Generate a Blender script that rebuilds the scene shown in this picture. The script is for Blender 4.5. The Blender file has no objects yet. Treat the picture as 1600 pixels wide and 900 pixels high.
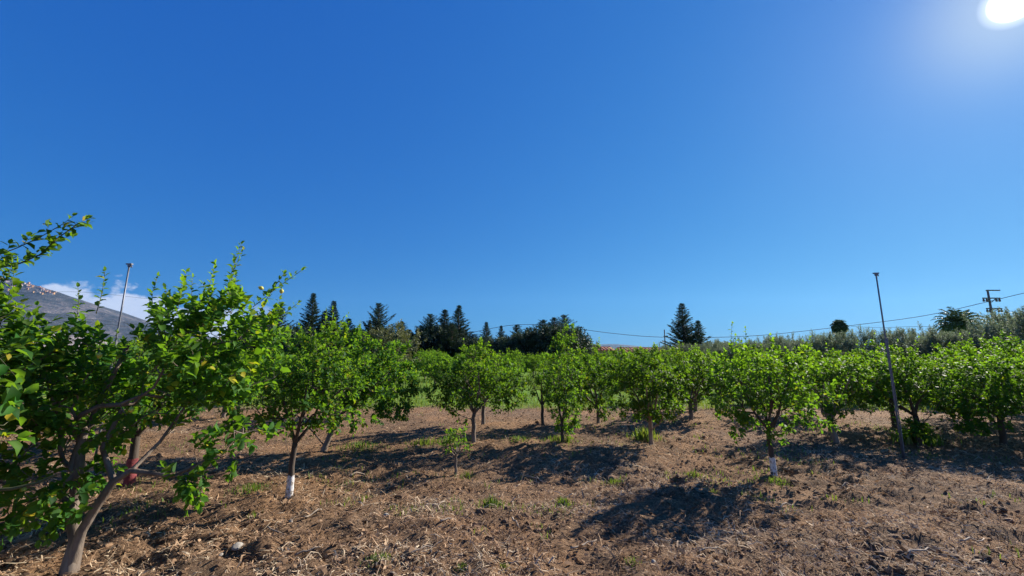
import bpy, math
import numpy as np
from mathutils import Vector, Matrix

sc = bpy.context.scene
C = sc.collection
R = math.radians
rng = np.random.default_rng(7)

# ------------------------------------------------------------------ camera
HAZE = 0.000055
CAM_H, F, PITCH = 1.7, 640.0, R(9.06)
cam = bpy.data.cameras.new('camera')
cam.sensor_width = 36.0
cam.lens = 36.0 * F / 1600.0
cam.clip_start, cam.clip_end = 0.05, 30000.0
camo = bpy.data.objects.new('camera', cam)
C.objects.link(camo)
camo.location = (0, 0, CAM_H)
camo.rotation_euler = (R(90) + PITCH, 0, 0)
sc.camera = camo
cp, sp = math.cos(PITCH), math.sin(PITCH)


def ray(px, py):
    a, b = (px - 800) / F, (450 - py) / F
    return a, cp - b * sp, b * cp + sp


def at(px, py, D):
    a, f, u = ray(px, py)
    return np.array([a * D / f, D, CAM_H + D * u / f])


def ground_at(px, py):
    a, f, u = ray(px, py)
    t = -CAM_H / u
    return a * t, f * t


# ------------------------------------------------------------------ light
SUN_EL, SUN_AZ = R(29.4), R(54.4)
sdir = Vector((math.sin(SUN_AZ) * math.cos(SUN_EL), math.cos(SUN_AZ) * math.cos(SUN_EL), math.sin(SUN_EL)))
w = bpy.data.worlds.new('World')
sc.world = w
w.use_nodes = True
nt = w.node_tree
nt.nodes.clear()


def N(nt, typ, **kw):
    n = nt.nodes.new(typ)
    for k, v in kw.items():
        if k.startswith('i_'):
            key = k[2:]
            n.inputs[int(key) if key.isdigit() else key.replace('_', ' ')].default_value = v
        else:
            setattr(n, k, v)
    return n


def MATH(nt, op, a, b=None, c=None, clamp=False):
    n = nt.nodes.new('ShaderNodeMath')
    n.operation = op
    n.use_clamp = clamp
    for i, v in enumerate((a, b, c)):
        if v is None:
            continue
        if isinstance(v, (int, float)):
            n.inputs[i].default_value = v
        else:
            nt.links.new(v, n.inputs[i])
    return n.outputs[0]


def MIX(nt, fac, a, b, blend='MIX'):
    n = nt.nodes.new('ShaderNodeMix')
    n.data_type = 'RGBA'
    n.blend_type = blend
    for idx, v in ((0, fac), (6, a), (7, b)):
        if isinstance(v, (int, float)):
            n.inputs[idx].default_value = v
        elif isinstance(v, tuple):
            n.inputs[idx].default_value = v if len(v) == 4 else v + (1,)
        else:
            nt.links.new(v, n.inputs[idx])
    return n.outputs[2]


def RAMP(nt, fac, stops, interp='LINEAR'):
    n = nt.nodes.new('ShaderNodeValToRGB')
    cr = n.color_ramp
    cr.interpolation = interp
    while len(cr.elements) < len(stops):
        cr.elements.new(0.5)
    for e, (p, c) in zip(cr.elements, stops):
        e.position = p
        e.color = c if len(c) == 4 else c + (1,)
    nt.links.new(fac, n.inputs[0])
    return n.outputs[0]


L = nt.links
sky = N(nt, 'ShaderNodeTexSky', sky_type='NISHITA', sun_disc=False, sun_elevation=SUN_EL,
        sun_rotation=SUN_AZ, altitude=200.0, air_density=1.0, dust_density=0.25, ozone_density=4.0)
gen = N(nt, 'ShaderNodeTexCoord').outputs['Generated']
sep = N(nt, 'ShaderNodeSeparateXYZ')
L.new(gen, sep.inputs[0])
# clear dry-air colour: a deeper, more saturated blue than the standard atmosphere
srgb = N(nt, 'ShaderNodeSeparateColor')
L.new(sky.outputs[0], srgb.inputs[0])
crgb = N(nt, 'ShaderNodeCombineColor')
for k_, (gain_, pow_) in enumerate(((0.115, 1.13), (0.735, 0.66), (2.84, 0.295))):
    L.new(MATH(nt, 'MULTIPLY', MATH(nt, 'POWER', srgb.outputs[k_], pow_), gain_), crgb.inputs[k_])
skyc = crgb.outputs[0]
# sun aureole and blown-out disc
dotn = N(nt, 'ShaderNodeVectorMath', operation='DOT_PRODUCT')
L.new(gen, dotn.inputs[0])
dotn.inputs[1].default_value = sdir
d = MATH(nt, 'MAXIMUM', dotn.outputs['Value'], 0.0)
disc = RAMP(nt, MATH(nt, 'MULTIPLY_ADD', d, 1 / 0.00065, -0.99935 / 0.00065, clamp=True),
            [(0.0, (0, 0, 0)), (0.45, (0.12, 0.12, 0.12)), (0.72, (1, 1, 1)), (1.0, (1, 1, 1))])
g1 = MATH(nt, 'POWER', d, 230.0)
g2 = MATH(nt, 'POWER', d, 26.0)
glow = MIX(nt, 1.0, (2.5, 2.1, 0.5), g1, 'MULTIPLY')
glow2 = MIX(nt, 1.0, (0.42, 0.14, 0.55), g2, 'MULTIPLY')
dsc = MIX(nt, 1.0, disc, (22.0, 21.5, 20.0), 'MULTIPLY')
tot = MIX(nt, 1.0, skyc, glow, 'ADD')
tot = MIX(nt, 1.0, tot, glow2, 'ADD')
tot = MIX(nt, 1.0, tot, dsc, 'ADD')
# low cumulus bank over the mountain in the west
el = sep.outputs['Z']
az = MATH(nt, 'ARCTAN2', sep.outputs['X'], sep.outputs['Y'])
cmb = N(nt, 'ShaderNodeCombineXYZ')
L.new(MATH(nt, 'MULTIPLY', az, 15.0), cmb.inputs[0])
L.new(MATH(nt, 'MULTIPLY', el, 24.0), cmb.inputs[1])
cn = N(nt, 'ShaderNodeTexNoise', i_Scale=1.1, i_Detail=9.0, i_Roughness=0.58)
L.new(cmb.outputs[0], cn.inputs['Vector'])
# cloud-top height falls away towards the north
top = MATH(nt, 'MULTIPLY_ADD', MATH(nt, 'SUBTRACT', az, -0.72), -0.05, 0.108)
band = MATH(nt, 'SUBTRACT', top, el)
bn = MATH(nt, 'ADD', MATH(nt, 'MULTIPLY', band, 26.0), MATH(nt, 'MULTIPLY', MATH(nt, 'SUBTRACT', cn.outputs['Fac'], 0.5), 4.2))
side = MATH(nt, 'MULTIPLY', MATH(nt, 'SUBTRACT', -0.50, az), 8.0, clamp=True)
cm = MATH(nt, 'MULTIPLY', MATH(nt, 'MULTIPLY', bn, 2.0, clamp=True), side)
cc = MIX(nt, cn.outputs['Fac'], (4.2, 4.8, 6.6), (7.6, 8.0, 9.0))
tot = MIX(nt, MATH(nt, 'MULTIPLY', cm, 0.85), tot, cc)
bg = N(nt, 'ShaderNodeBackground', i_Strength=0.0620)
L.new(tot, bg.inputs[0])
L.new(bg.outputs[0], N(nt, 'ShaderNodeOutputWorld').inputs[0])

sun = bpy.data.lights.new('sun', 'SUN')
sun.energy = 5.0
sun.angle = R(0.55)
sun.color = (1.0, 0.93, 0.82)
suno = bpy.data.objects.new('sun', sun)
C.objects.link(suno)
suno.rotation_euler = (-sdir).to_track_quat('-Z', 'Y').to_euler()
suno.location = (30, 20, 30)

sc.view_settings.view_transform = 'Standard'
sc.view_settings.look = 'None'
sc.view_settings.exposure = 1.045
sc.view_settings.gamma = 1.0
sc.cycles.max_bounces = 7
sc.cycles.diffuse_bounces = 3
sc.cycles.glossy_bounces = 2
sc.cycles.transmission_bounces = 4
sc.cycles.sample_clamp_indirect = 6.0
sc.cycles.use_denoising = True


# ------------------------------------------------------------------ helpers
def tag(o, label=None, cat=None, group=None, kind=None):
    for k, v in (('label', label), ('category', cat), ('group', group), ('kind', kind)):
        if v:
            o[k] = v
    return o


def empty(name, loc=(0, 0, 0), rz=0.0, s=1.0):
    o = bpy.data.objects.new(name, None)
    C.objects.link(o)
    o.empty_display_size = 0.1
    o.location = loc
    o.rotation_euler = (0, 0, rz)
    o.scale = (s, s, s)
    return o


def meshobj(name, me, parent=None, kind=None):
    o = bpy.data.objects.new(name, me)
    C.objects.link(o)
    if parent:
        o.parent = parent
    if kind:
        o['kind'] = kind
    return o


def npmesh(name, V, T, mats, smooth=True, attrs=None, mi=None):
    """V (n,3), T (m,k) uniform polygon size."""
    V = np.asarray(V, np.float32)
    T = np.asarray(T, np.int32)
    me = bpy.data.meshes.new(name)
    me.vertices.add(len(V))
    me.vertices.foreach_set('co', V.ravel())
    m, k = T.shape
    me.loops.add(m * k)
    me.loops.foreach_set('vertex_index', T.ravel())
    me.polygons.add(m)
    me.polygons.foreach_set('loop_start', np.arange(0, m * k, k, dtype=np.int32))
    me.polygons.foreach_set('use_smooth', np.full(m, smooth))
    for mt in (mats if isinstance(mats, (list, tuple)) else [mats]):
        me.materials.append(mt)
    if mi is not None:
        me.polygons.foreach_set('material_index', np.asarray(mi, np.int32))
    me.update(calc_edges=True)
    me.validate()
    if attrs:
        for nme, arr in attrs.items():
            a = me.attributes.new(nme, 'FLOAT', 'POINT')
            a.data.foreach_set('value', np.asarray(arr, np.float32))
    return me


def nrm(a):
    a = np.asarray(a, float)
    return a / np.maximum(np.linalg.norm(a, axis=-1, keepdims=True), 1e-9)


_perm = np.random.default_rng(3).permutation(512).astype(np.int64)
_val = np.random.default_rng(4).random(512)


def vnoise(x, y, s=0):
    xi, yi = np.floor(x).astype(np.int64), np.floor(y).astype(np.int64)
    xf, yf = x - xi, y - yi
    u, v = xf * xf * (3 - 2 * xf), yf * yf * (3 - 2 * yf)

    def h(i, j):
        return _val[_perm[(_perm[(i + s) & 511] + j) & 511]]
    a, b, c, e = h(xi, yi), h(xi + 1, yi), h(xi, yi + 1), h(xi + 1, yi + 1)
    return (a * (1 - u) + b * u) * (1 - v) + (c * (1 - u) + e * u) * v - 0.5


def GH(x, y):
    x, y = np.asarray(x, float), np.asarray(y, float)
    f = np.clip(1.2 - np.hypot(x, y) / 60, 0, 1)
    return (0.12 * vnoise(x / 2.6, y / 1.9, 11) + 0.05 * vnoise(x / .8, y / .7, 5)) * f


class MB:
    """Collects simple solid shapes, builds ONE mesh."""

    def __init__(s):
        s.v, s.f = [], []

    def box(s, c, size, M=None):
        b = len(s.v)
        for dx in (-.5, .5):
            for dy in (-.5, .5):
                for dz in (-.5, .5):
                    p = Vector((dx * size[0], dy * size[1], dz * size[2]))
                    if M:
                        p = M @ p
                    s.v.append(p + Vector(c))
        for q in ((0, 1, 3, 2), (4, 6, 7, 5), (0, 4, 5, 1), (2, 3, 7, 6), (0, 2, 6, 4), (1, 5, 7, 3)):
            s.f.append([b + i for i in q])
        return s

    def tube(s, pts, rads, n=8, cap=True):
        pts = [Vector(p) for p in pts]
        if isinstance(rads, (int, float)):
            rads = [rads] * len(pts)
        b = len(s.v)
        u = None
        for i, p in enumerate(pts):
            t = (pts[min(i + 1, len(pts) - 1)] - pts[max(i - 1, 0)]).normalized()
            if u is None:
                u = t.orthogonal()
            u = (u - t * u.dot(t)).normalized()
            v = t.cross(u)
            for k in range(n):
                a = 2 * math.pi * k / n
                s.v.append(p + (u * math.cos(a) + v * math.sin(a)) * rads[i])
        for i in range(len(pts) - 1):
            for k in range(n):
                k2 = (k + 1) % n
                s.f.append([b + i * n + k, b + i * n + k2, b + (i + 1) * n + k2, b + (i + 1) * n + k])
        if cap:
            s.f.append([b + k for k in range(n)][::-1])
            s.f.append([b + (len(pts) - 1) * n + k for k in range(n)])
        return s

    def mesh(s, name, mat, smooth=False):
        me = bpy.data.meshes.new(name)
        me.from_pydata([tuple(v) for v in s.v], [], s.f)
        me.materials.append(mat)
        if smooth:
            me.polygons.foreach_set('use_smooth', np.ones(len(me.polygons), bool))
        me.update()
        return me

    def build(s, name, mat, parent=None, smooth=False, kind=None):
        return meshobj(name, s.mesh(name, mat, smooth), parent, kind)


# ------------------------------------------------------------------ materials
def newmat(name):
    m = bpy.data.materials.new(name)
    m.use_nodes = True
    m.node_tree.nodes.clear()
    return m, m.node_tree


def leaf_mat(name, dark, mid, young, yellow, trans, rough=0.42, tfac=0.42, spec=0.45):
    m, nt = newmat(name)
    at_ = N(nt, 'ShaderNodeAttribute', attribute_name='tint')
    yg = N(nt, 'ShaderNodeAttribute', attribute_name='young')
    oi = N(nt, 'ShaderNodeObjectInfo')
    t = MATH(nt, 'FRACT', MATH(nt, 'ADD', at_.outputs['Fac'], oi.outputs['Random']))
    col = RAMP(nt, t, [(0.0, dark), (0.45, mid), (0.93, mid), (0.97, yellow), (1.0, yellow)])
    col = MIX(nt, yg.outputs['Fac'], col, young)
    # plants differ from one another in vigour: some deeper, some paler
    hv = N(nt, 'ShaderNodeHueSaturation')
    nt.links.new(MATH(nt, 'MULTIPLY_ADD', oi.outputs['Random'], 0.45, 0.80), hv.inputs['Value'])
    nt.links.new(MATH(nt, 'MULTIPLY_ADD', MATH(nt, 'FRACT', MATH(nt, 'MULTIPLY', oi.outputs['Random'], 7.31)), 0.030, 0.492), hv.inputs['Hue'])
    hv.inputs['Saturation'].default_value = 1.06
    nt.links.new(col, hv.inputs['Color'])
    col = hv.outputs[0]
    geo = N(nt, 'ShaderNodeNewGeometry')
    under = MIX(nt, 0.25, col, (0.18, 0.27, 0.12))
    colf = MIX(nt, geo.outputs['Backfacing'], col, under)
    bs = N(nt, 'ShaderNodeBsdfPrincipled', i_Roughness=rough)
    bs.inputs['Specular IOR Level'].default_value = spec
    nt.links.new(colf, bs.inputs['Base Color'])
    tr = N(nt, 'ShaderNodeBsdfTranslucent')
    tc = MIX(nt, 1.0, MIX(nt, 0.55, col, young), trans, 'MULTIPLY')
    nt.links.new(tc, tr.inputs[0])
    mx = N(nt, 'ShaderNodeMixShader', i_0=tfac)
    nt.links.new(bs.outputs[0], mx.inputs[1])
    nt.links.new(tr.outputs[0], mx.inputs[2])
    nt.links.new(mx.outputs[0], N(nt, 'ShaderNodeOutputMaterial').inputs[0])
    return m


def noise_mat(name, stops, scale=8.0, rough=0.9, bump=0.3, bscale=40.0, metal=0.0, stretch=(1, 1, 1), dist=0.02):
    m, nt = newmat(name)
    tc = N(nt, 'ShaderNodeTexCoord')
    mp = N(nt, 'ShaderNodeMapping')
    mp.inputs['Scale'].default_value = stretch
    nt.links.new(tc.outputs['Object'], mp.inputs[0])
    n1 = N(nt, 'ShaderNodeTexNoise', i_Scale=scale, i_Detail=6.0, i_Roughness=0.6)
    nt.links.new(mp.outputs[0], n1.inputs['Vector'])
    n2 = N(nt, 'ShaderNodeTexNoise', i_Scale=bscale, i_Detail=5.0, i_Roughness=0.65)
    nt.links.new(mp.outputs[0], n2.inputs['Vector'])
    col = RAMP(nt, n1.outputs['Fac'], stops)
    bs = N(nt, 'ShaderNodeBsdfPrincipled', i_Roughness=rough, i_Metallic=metal)
    nt.links.new(col, bs.inputs['Base Color'])
    bp = N(nt, 'ShaderNodeBump', i_Strength=bump, i_Distance=dist)
    nt.links.new(n2.outputs['Fac'], bp.inputs['Height'])
    nt.links.new(bp.outputs[0], bs.inputs['Normal'])
    nt.links.new(bs.outputs[0], N(nt, 'ShaderNodeOutputMaterial').inputs[0])
    return m


M = {}
M['lemon'] = leaf_mat('lemon_leaf', (0.018, 0.060, 0.016), (0.040, 0.106, 0.022), (0.165, 0.245, 0.026),
                      (0.34, 0.27, 0.04), (2.0, 2.3, 0.7), rough=0.58, tfac=0.40, spec=0.12)
M['olive'] = leaf_mat('olive_leaf', (0.11, 0.135, 0.10), (0.17, 0.20, 0.145), (0.22, 0.25, 0.16),
                      (0.12, 0.14, 0.08), (1.1, 1.2, 0.95), rough=0.6, tfac=0.3, spec=0.15)
M['conifer'] = leaf_mat('conifer_needle', (0.022, 0.036, 0.024), (0.036, 0.056, 0.032), (0.055, 0.08, 0.04),
                        (0.04, 0.05, 0.03), (0.8, 1.0, 0.6), rough=0.6, tfac=0.12, spec=0.2)
M['dryleafy'] = leaf_mat('dusty_leaf', (0.07, 0.08, 0.035), (0.11, 0.12, 0.05), (0.15, 0.16, 0.06),
                         (0.16, 0.13, 0.06), (1.1, 1.1, 0.7), rough=0.6, tfac=0.25)
M['grass'] = leaf_mat('grass_blade', (0.05, 0.10, 0.018), (0.09, 0.15, 0.025), (0.16, 0.21, 0.045),
                      (0.30, 0.26, 0.10), (1.5, 1.5, 0.8), rough=0.55, tfac=0.38, spec=0.15)
M['palm'] = leaf_mat('palm_leaf', (0.03, 0.05, 0.025), (0.045, 0.075, 0.03), (0.07, 0.10, 0.04),
                     (0.10, 0.09, 0.04), (1.0, 1.1, 0.7), rough=0.5, tfac=0.2)
M['bark'] = noise_mat('citrus_bark', [(0.3, (0.075, 0.055, 0.042)), (0.5, (0.17, 0.13, 0.10)), (0.7, (0.27, 0.22, 0.175))],
                      scale=9, bump=0.6, bscale=30, stretch=(1, 1, .25), dist=0.012)
M['darkbark'] = noise_mat('dark_bark', [(0.3, (0.035, 0.026, 0.020)), (0.7, (0.10, 0.075, 0.058))],
                          scale=10, bump=0.7, bscale=30, stretch=(1, 1, .25), dist=0.012)
M['palebark'] = noise_mat('pale_bark', [(0.3, (0.20, 0.13, 0.085)), (0.7, (0.38, 0.28, 0.20))],
                          scale=9, bump=0.5, bscale=25, stretch=(1, 1, .3), dist=0.01)
M['twig'] = noise_mat('green_twig', [(0.3, (0.06, 0.075, 0.03)), (0.7, (0.13, 0.13, 0.06))], scale=6, bump=0.1)
M['white'] = noise_mat('limewash', [(0.40, (0.20, 0.16, 0.13)), (0.47, (0.50, 0.47, 0.44)), (0.56, (0.64, 0.63, 0.63))],
                       scale=26, bump=0.4, bscale=40)
M['red'] = noise_mat('red_wrap', [(0.3, (0.10, 0.02, 0.02)), (0.5, (0.22, 0.04, 0.045)), (0.75, (0.33, 0.12, 0.11))],
                     scale=14, bump=0.4, bscale=40)
M['lemonfruit'] = noise_mat('lemon_peel', [(0.3, (0.36, 0.40, 0.05)), (0.7, (0.55, 0.48, 0.07))], scale=4, rough=0.45,
                            bump=0.25, bscale=90, dist=0.002)
M['steel'] = noise_mat('galvanised_pipe', [(0.3, (0.10, 0.11, 0.13)), (0.7, (0.20, 0.21, 0.24))], scale=7, rough=0.5,
                       bump=0.1, metal=0.5)
M['blackplastic'] = noise_mat('black_hose', [(0.3, (0.10, 0.10, 0.11)), (0.7, (0.22, 0.22, 0.24))], scale=12, rough=0.5, bump=0.1)
M['wood'] = noise_mat('pole_wood', [(0.3, (0.10, 0.085, 0.085)), (0.7, (0.19, 0.16, 0.155))], scale=6, bump=0.4,
                      bscale=18, stretch=(1, 1, .15))
M['wire'] = noise_mat('cable', [(0.3, (0.03, 0.035, 0.04)), (0.7, (0.06, 0.06, 0.07))], scale=1, rough=0.6, bump=0)
M['porcelain'] = noise_mat('insulator', [(0.3, (0.10, 0.06, 0.045)), (0.7, (0.16, 0.10, 0.08))], scale=5, rough=0.3, bump=0)
M['tile'] = noise_mat('roof_tile', [(0.3, (0.26, 0.085, 0.045)), (0.6, (0.42, 0.15, 0.08)), (0.8, (0.50, 0.24, 0.14))],
                      scale=1.8, bump=0.4, bscale=6)
M['ochre'] = noise_mat('ochre_plaster', [(0.3, (0.42, 0.22, 0.08)), (0.7, (0.55, 0.32, 0.13))], scale=1.5, bump=0.1)
M['plaster'] = noise_mat('pale_plaster', [(0.3, (0.42, 0.36, 0.30)), (0.7, (0.58, 0.50, 0.43))], scale=1.2, bump=0.1)
M['glass'] = noise_mat('window_dark', [(0.3, (0.02, 0.025, 0.03)), (0.7, (0.05, 0.055, 0.06))], scale=1, rough=0.15, bump=0)
M['stone'] = noise_mat('limestone', [(0.3, (0.20, 0.175, 0.145)), (0.55, (0.31, 0.28, 0.24)), (0.75, (0.40, 0.37, 0.33))], scale=12,
                       bump=0.5, bscale=40, dist=0.01)
M['stick'] = noise_mat('weathered_stick', [(0.3, (0.16, 0.12, 0.085)), (0.7, (0.42, 0.34, 0.26))], scale=14, bump=0.5,
                       bscale=60, dist=0.004)


def straw_mat():
    m, nt = newmat('dry_straw')
    a = N(nt, 'ShaderNodeAttribute', attribute_name='tint')
    col = RAMP(nt, a.outputs['Fac'], [(0.0, (0.05, 0.03, 0.02)), (0.25, (0.15, 0.09, 0.052)), (0.55, (0.33, 0.205, 0.12)),
                                      (0.85, (0.44, 0.29, 0.175)), (1.0, (0.56, 0.44, 0.30))])
    bs = N(nt, 'ShaderNodeBsdfPrincipled', i_Roughness=0.85)
    bs.inputs['Specular IOR Level'].default_value = 0.2
    nt.links.new(col, bs.inputs['Base Color'])
    tr = N(nt, 'ShaderNodeBsdfTranslucent')
    nt.links.new(col, tr.inputs[0])
    mx = N(nt, 'ShaderNodeMixShader', i_0=0.2)
    nt.links.new(bs.outputs[0], mx.inputs[1])
    nt.links.new(tr.outputs[0], mx.inputs[2])
    nt.links.new(mx.outputs[0], N(nt, 'ShaderNodeOutputMaterial').inputs[0])
    return m


M['straw'] = straw_mat()


def ground_mat():
    m, nt = newmat('mulched_soil')
    tc = N(nt, 'ShaderNodeTexCoord').outputs['Object']

    def noise(scale, det=5.0, rgh=0.6, dis=0.0):
        n = N(nt, 'ShaderNodeTexNoise', i_Scale=scale, i_Detail=det, i_Roughness=rgh, i_Distortion=dis)
        nt.links.new(tc, n.inputs['Vector'])
        return n.outputs['Fac']
    big, mid, fine, fib = noise(0.45, 3), noise(2.2, 5, .65), noise(17, 8, .72), noise(60, 4, .7, 1.5)
    c1 = RAMP(nt, fine, [(0.30, (0.020, 0.012, 0.009)), (0.44, (0.085, 0.051, 0.033)), (0.58, (0.20, 0.122, 0.075)),
                         (0.75, (0.40, 0.27, 0.17))])
    c2 = RAMP(nt, fib, [(0.38, (0.035, 0.022, 0.015)), (0.5, (0.16, 0.099, 0.060)), (0.64, (0.42, 0.30, 0.19))])
    col = MIX(nt, 0.45, c1, c2)
    # greyer, barer earth patches against reddish straw patches
    pf = RAMP(nt, MATH(nt, 'ADD', MATH(nt, 'MULTIPLY', big, 0.6), MATH(nt, 'MULTIPLY', mid, 0.4)),
              [(0.42, (0, 0, 0)), (0.56, (1, 1, 1))])
    grey = MIX(nt, 1.0, col, (1.06, 1.07, 1.06), 'MULTIPLY')
    warm = MIX(nt, 1.0, col, (1.58, 1.44, 1.24), 'MULTIPLY')
    col = MIX(nt, pf, grey, warm)
    # distance: the fields beyond the orchard are green-brown grass
    sp_ = N(nt, 'ShaderNodeSeparateXYZ')
    nt.links.new(tc, sp_.inputs[0])
    wob = MATH(nt, 'MULTIPLY', MATH(nt, 'SUBTRACT', noise(0.8, 4), 0.5), 3.5)
    far = MATH(nt, 'MULTIPLY', MATH(nt, 'SUBTRACT', MATH(nt, 'ADD', sp_.outputs['Y'], wob), 13.0), 0.9, clamp=True)
    gcol = RAMP(nt, noise(3.0, 5), [(0.3, (0.09, 0.18, 0.02)), (0.6, (0.16, 0.29, 0.035)), (0.8, (0.24, 0.26, 0.06))])
    col = MIX(nt, far, col, gcol)
    bs = N(nt, 'ShaderNodeBsdfPrincipled', i_Roughness=0.95)
    bs.inputs['Specular IOR Level'].default_value = 0.15
    nt.links.new(col, bs.inputs['Base Color'])
    hgt = MATH(nt, 'ADD', MATH(nt, 'MULTIPLY', fine, 1.0), MATH(nt, 'MULTIPLY', fib, 0.4))
    bp = N(nt, 'ShaderNodeBump', i_Strength=1.0, i_Distance=0.05)
    nt.links.new(hgt, bp.inputs['Height'])
    nt.links.new(bp.outputs[0], bs.inputs['Normal'])
    nt.links.new(bs.outputs[0], N(nt, 'ShaderNodeOutputMaterial').inputs[0])
    return m


# ------------------------------------------------------------------ ground
def axis(lo, hi, step, far, g=1.12):
    a = list(np.arange(lo, hi + 1e-6, step))
    s = step
    while a[-1] < far:
        s *= g
        a.append(a[-1] + s)
    s = step
    while a[0] > -far:
        s *= g
        a.insert(0, a[0] - s)
    return np.array(a)


gx, gy = axis(-8.5, 9.0, 0.062, 4600), axis(1.6, 8.0, 0.045, 4600, 1.055)
gy = gy[gy > -60]
gy = np.concatenate([[-3000, -400], gy])


def DZ(X, Y):
    X, Y = np.asarray(X, float), np.asarray(Y, float)
    fd = np.clip(1.3 - np.hypot(X, Y) / 16, 0, 1)
    cl = (np.abs(vnoise(X / .42, Y / .30, 21)) * 0.13 + vnoise(X / .20, Y / .15, 31) * 0.085 + vnoise(X / .11, Y / .09, 41) * 0.045)
    patch = np.clip(vnoise(X / 1.7, Y / 1.3, 51) * 2 + 0.8, 0.35, 1.3)
    return GH(X, Y) + (cl * patch - 0.015) * fd


X, Y = np.meshgrid(gx, gy)
Z = DZ(X, Y)
nx, ny = len(gx), len(gy)
ii = np.arange(nx * ny).reshape(ny, nx)
Q = np.stack([ii[:-1, :-1], ii[:-1, 1:], ii[1:, 1:], ii[1:, :-1]], -1).reshape(-1, 4)
g = meshobj('ground', npmesh('ground', np.stack([X, Y, Z], -1).reshape(-1, 3), Q, ground_mat()))
tag(g, kind='structure')


def bent_strips(P, A, Ln, Wd, lift, seed, flat=0.6):
    """two-quad bent strips (4 tris) lying about: P base, A direction."""
    r = np.random.default_rng(seed)
    n = len(P)
    A = nrm(A)
    S = nrm(np.cross(A, nrm(np.stack([r.normal(0, flat, n), r.normal(0, flat, n), np.ones(n)], -1))))
    up = np.array([0, 0, 1.0])
    mid = P + A * (Ln * .5)[:, None] + up * lift[:, None] + S * (r.normal(0, .12, n) * Ln)[:, None]
    end = P + A * Ln[:, None] + S * (r.normal(0, .12, n) * Ln)[:, None] + up * (r.normal(0, .06, n) * Ln)[:, None]
    hw = (Wd / 2)[:, None] * S
    V = np.stack([P - hw, P + hw, mid - hw * 1.1, mid + hw * 1.1, end - hw * .5, end + hw * .5], 1).reshape(-1, 3)
    b = (np.arange(n) * 6)[:, None]
    T = np.concatenate([b + np.array([[0, 1, 3, 2]]), b + np.array([[2, 3, 5, 4]])], 0)
    return V, T


def scatter_xy(n, dmin, dmax, seed, power=1.0):
    """ground points spread through the wedge of orchard in front of the trees, denser near by"""
    r = np.random.default_rng(seed)
    u = r.random(n)
    D = dmin * (dmax / dmin) ** (u ** power)
    x = (r.random(n) * 2 - 1) * (1.42 * D + 0.4)
    return x, D


xs, ys = scatter_xy(135000, 2.0, 17.0, 5, .88)
keep = vnoise(xs / .5, ys / .4, 61) + vnoise(xs / .15, ys / .12, 62) * .6 > -0.22
xs, ys = xs[keep], ys[keep]
n = len(xs)
r = np.random.default_rng(6)
ang = r.random(n) * 2 * math.pi
tilt = r.normal(0.06, 0.20, n)
A = np.stack([np.cos(ang), np.sin(ang), tilt], -1)
Ln = np.clip(r.lognormal(-2.75, 0.5, n), .02, .22)
Ln *= np.clip(ys / 6 + .2, .58, 1)
Wd = np.clip(r.lognormal(-5.4, 0.5, n), .0025, .014) * np.clip(ys / 5 + .25, .62, 1)
P = np.stack([xs, ys, DZ(xs, ys) + r.random(n) * .018], -1)
V, T = bent_strips(P, A, Ln, Wd, r.random(n) * Ln * .30, 8)
tint = np.clip(r.normal(.60, .24, n) + .8 * vnoise(xs / .9, ys / .7, 71) + .5 * vnoise(xs / .25, ys / .2, 72), 0, 1)
o = meshobj('straw_mulch', npmesh('straw_mulch', V, T, M['straw'], False, {'tint': np.repeat(tint, 6)}))
tag(o, 'layer of shredded dry straw and prunings strewn over the brown orchard soil', 'mulch', kind='stuff')

# dead curled leaves, wider flakes
xs, ys = scatter_xy(15000, 2.0, 13.0, 15, 1.0)
n = len(xs)
r = np.random.default_rng(16)
ang = r.random(n) * 2 * math.pi
A = np.stack([np.cos(ang), np.sin(ang), r.normal(0.1, 0.4, n)], -1)
Ln = r.uniform(.02, .06, n)
P = np.stack([xs, ys, DZ(xs, ys) + r.random(n) * .015], -1)
V, T = bent_strips(P, A, Ln, Ln * r.uniform(.3, .55, n), Ln * r.uniform(-.1, .3, n), 18, .9)
tint = np.clip(r.normal(.35, .22, n), 0, 1)
o = meshobj('fallen_leaves', npmesh('fallen_leaves', V, T, M['straw'], False, {'tint': np.repeat(tint, 6)}))
tag(o, 'dead curled brown leaves scattered all over the orchard floor', 'fallen leaves', kind='stuff')


# clods of earth
def ico():
    t = (1 + 5 ** .5) / 2
    v = nrm(np.array([(-1, t, 0), (1, t, 0), (-1, -t, 0), (1, -t, 0), (0, -1, t), (0, 1, t), (0, -1, -t), (0, 1, -t),
                      (t, 0, -1), (t, 0, 1), (-t, 0, -1), (-t, 0, 1)], float))
    f = np.array([(0, 11, 5), (0, 5, 1), (0, 1, 7), (0, 7, 10), (0, 10, 11), (1, 5, 9), (5, 11, 4), (11, 10, 2), (10, 7, 6),
                  (7, 1, 8), (3, 9, 4), (3, 4, 2), (3, 2, 6), (3, 6, 8), (3, 8, 9), (4, 9, 5), (2, 4, 11), (6, 2, 10),
                  (8, 6, 7), (9, 8, 1)])
    return v, f


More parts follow.
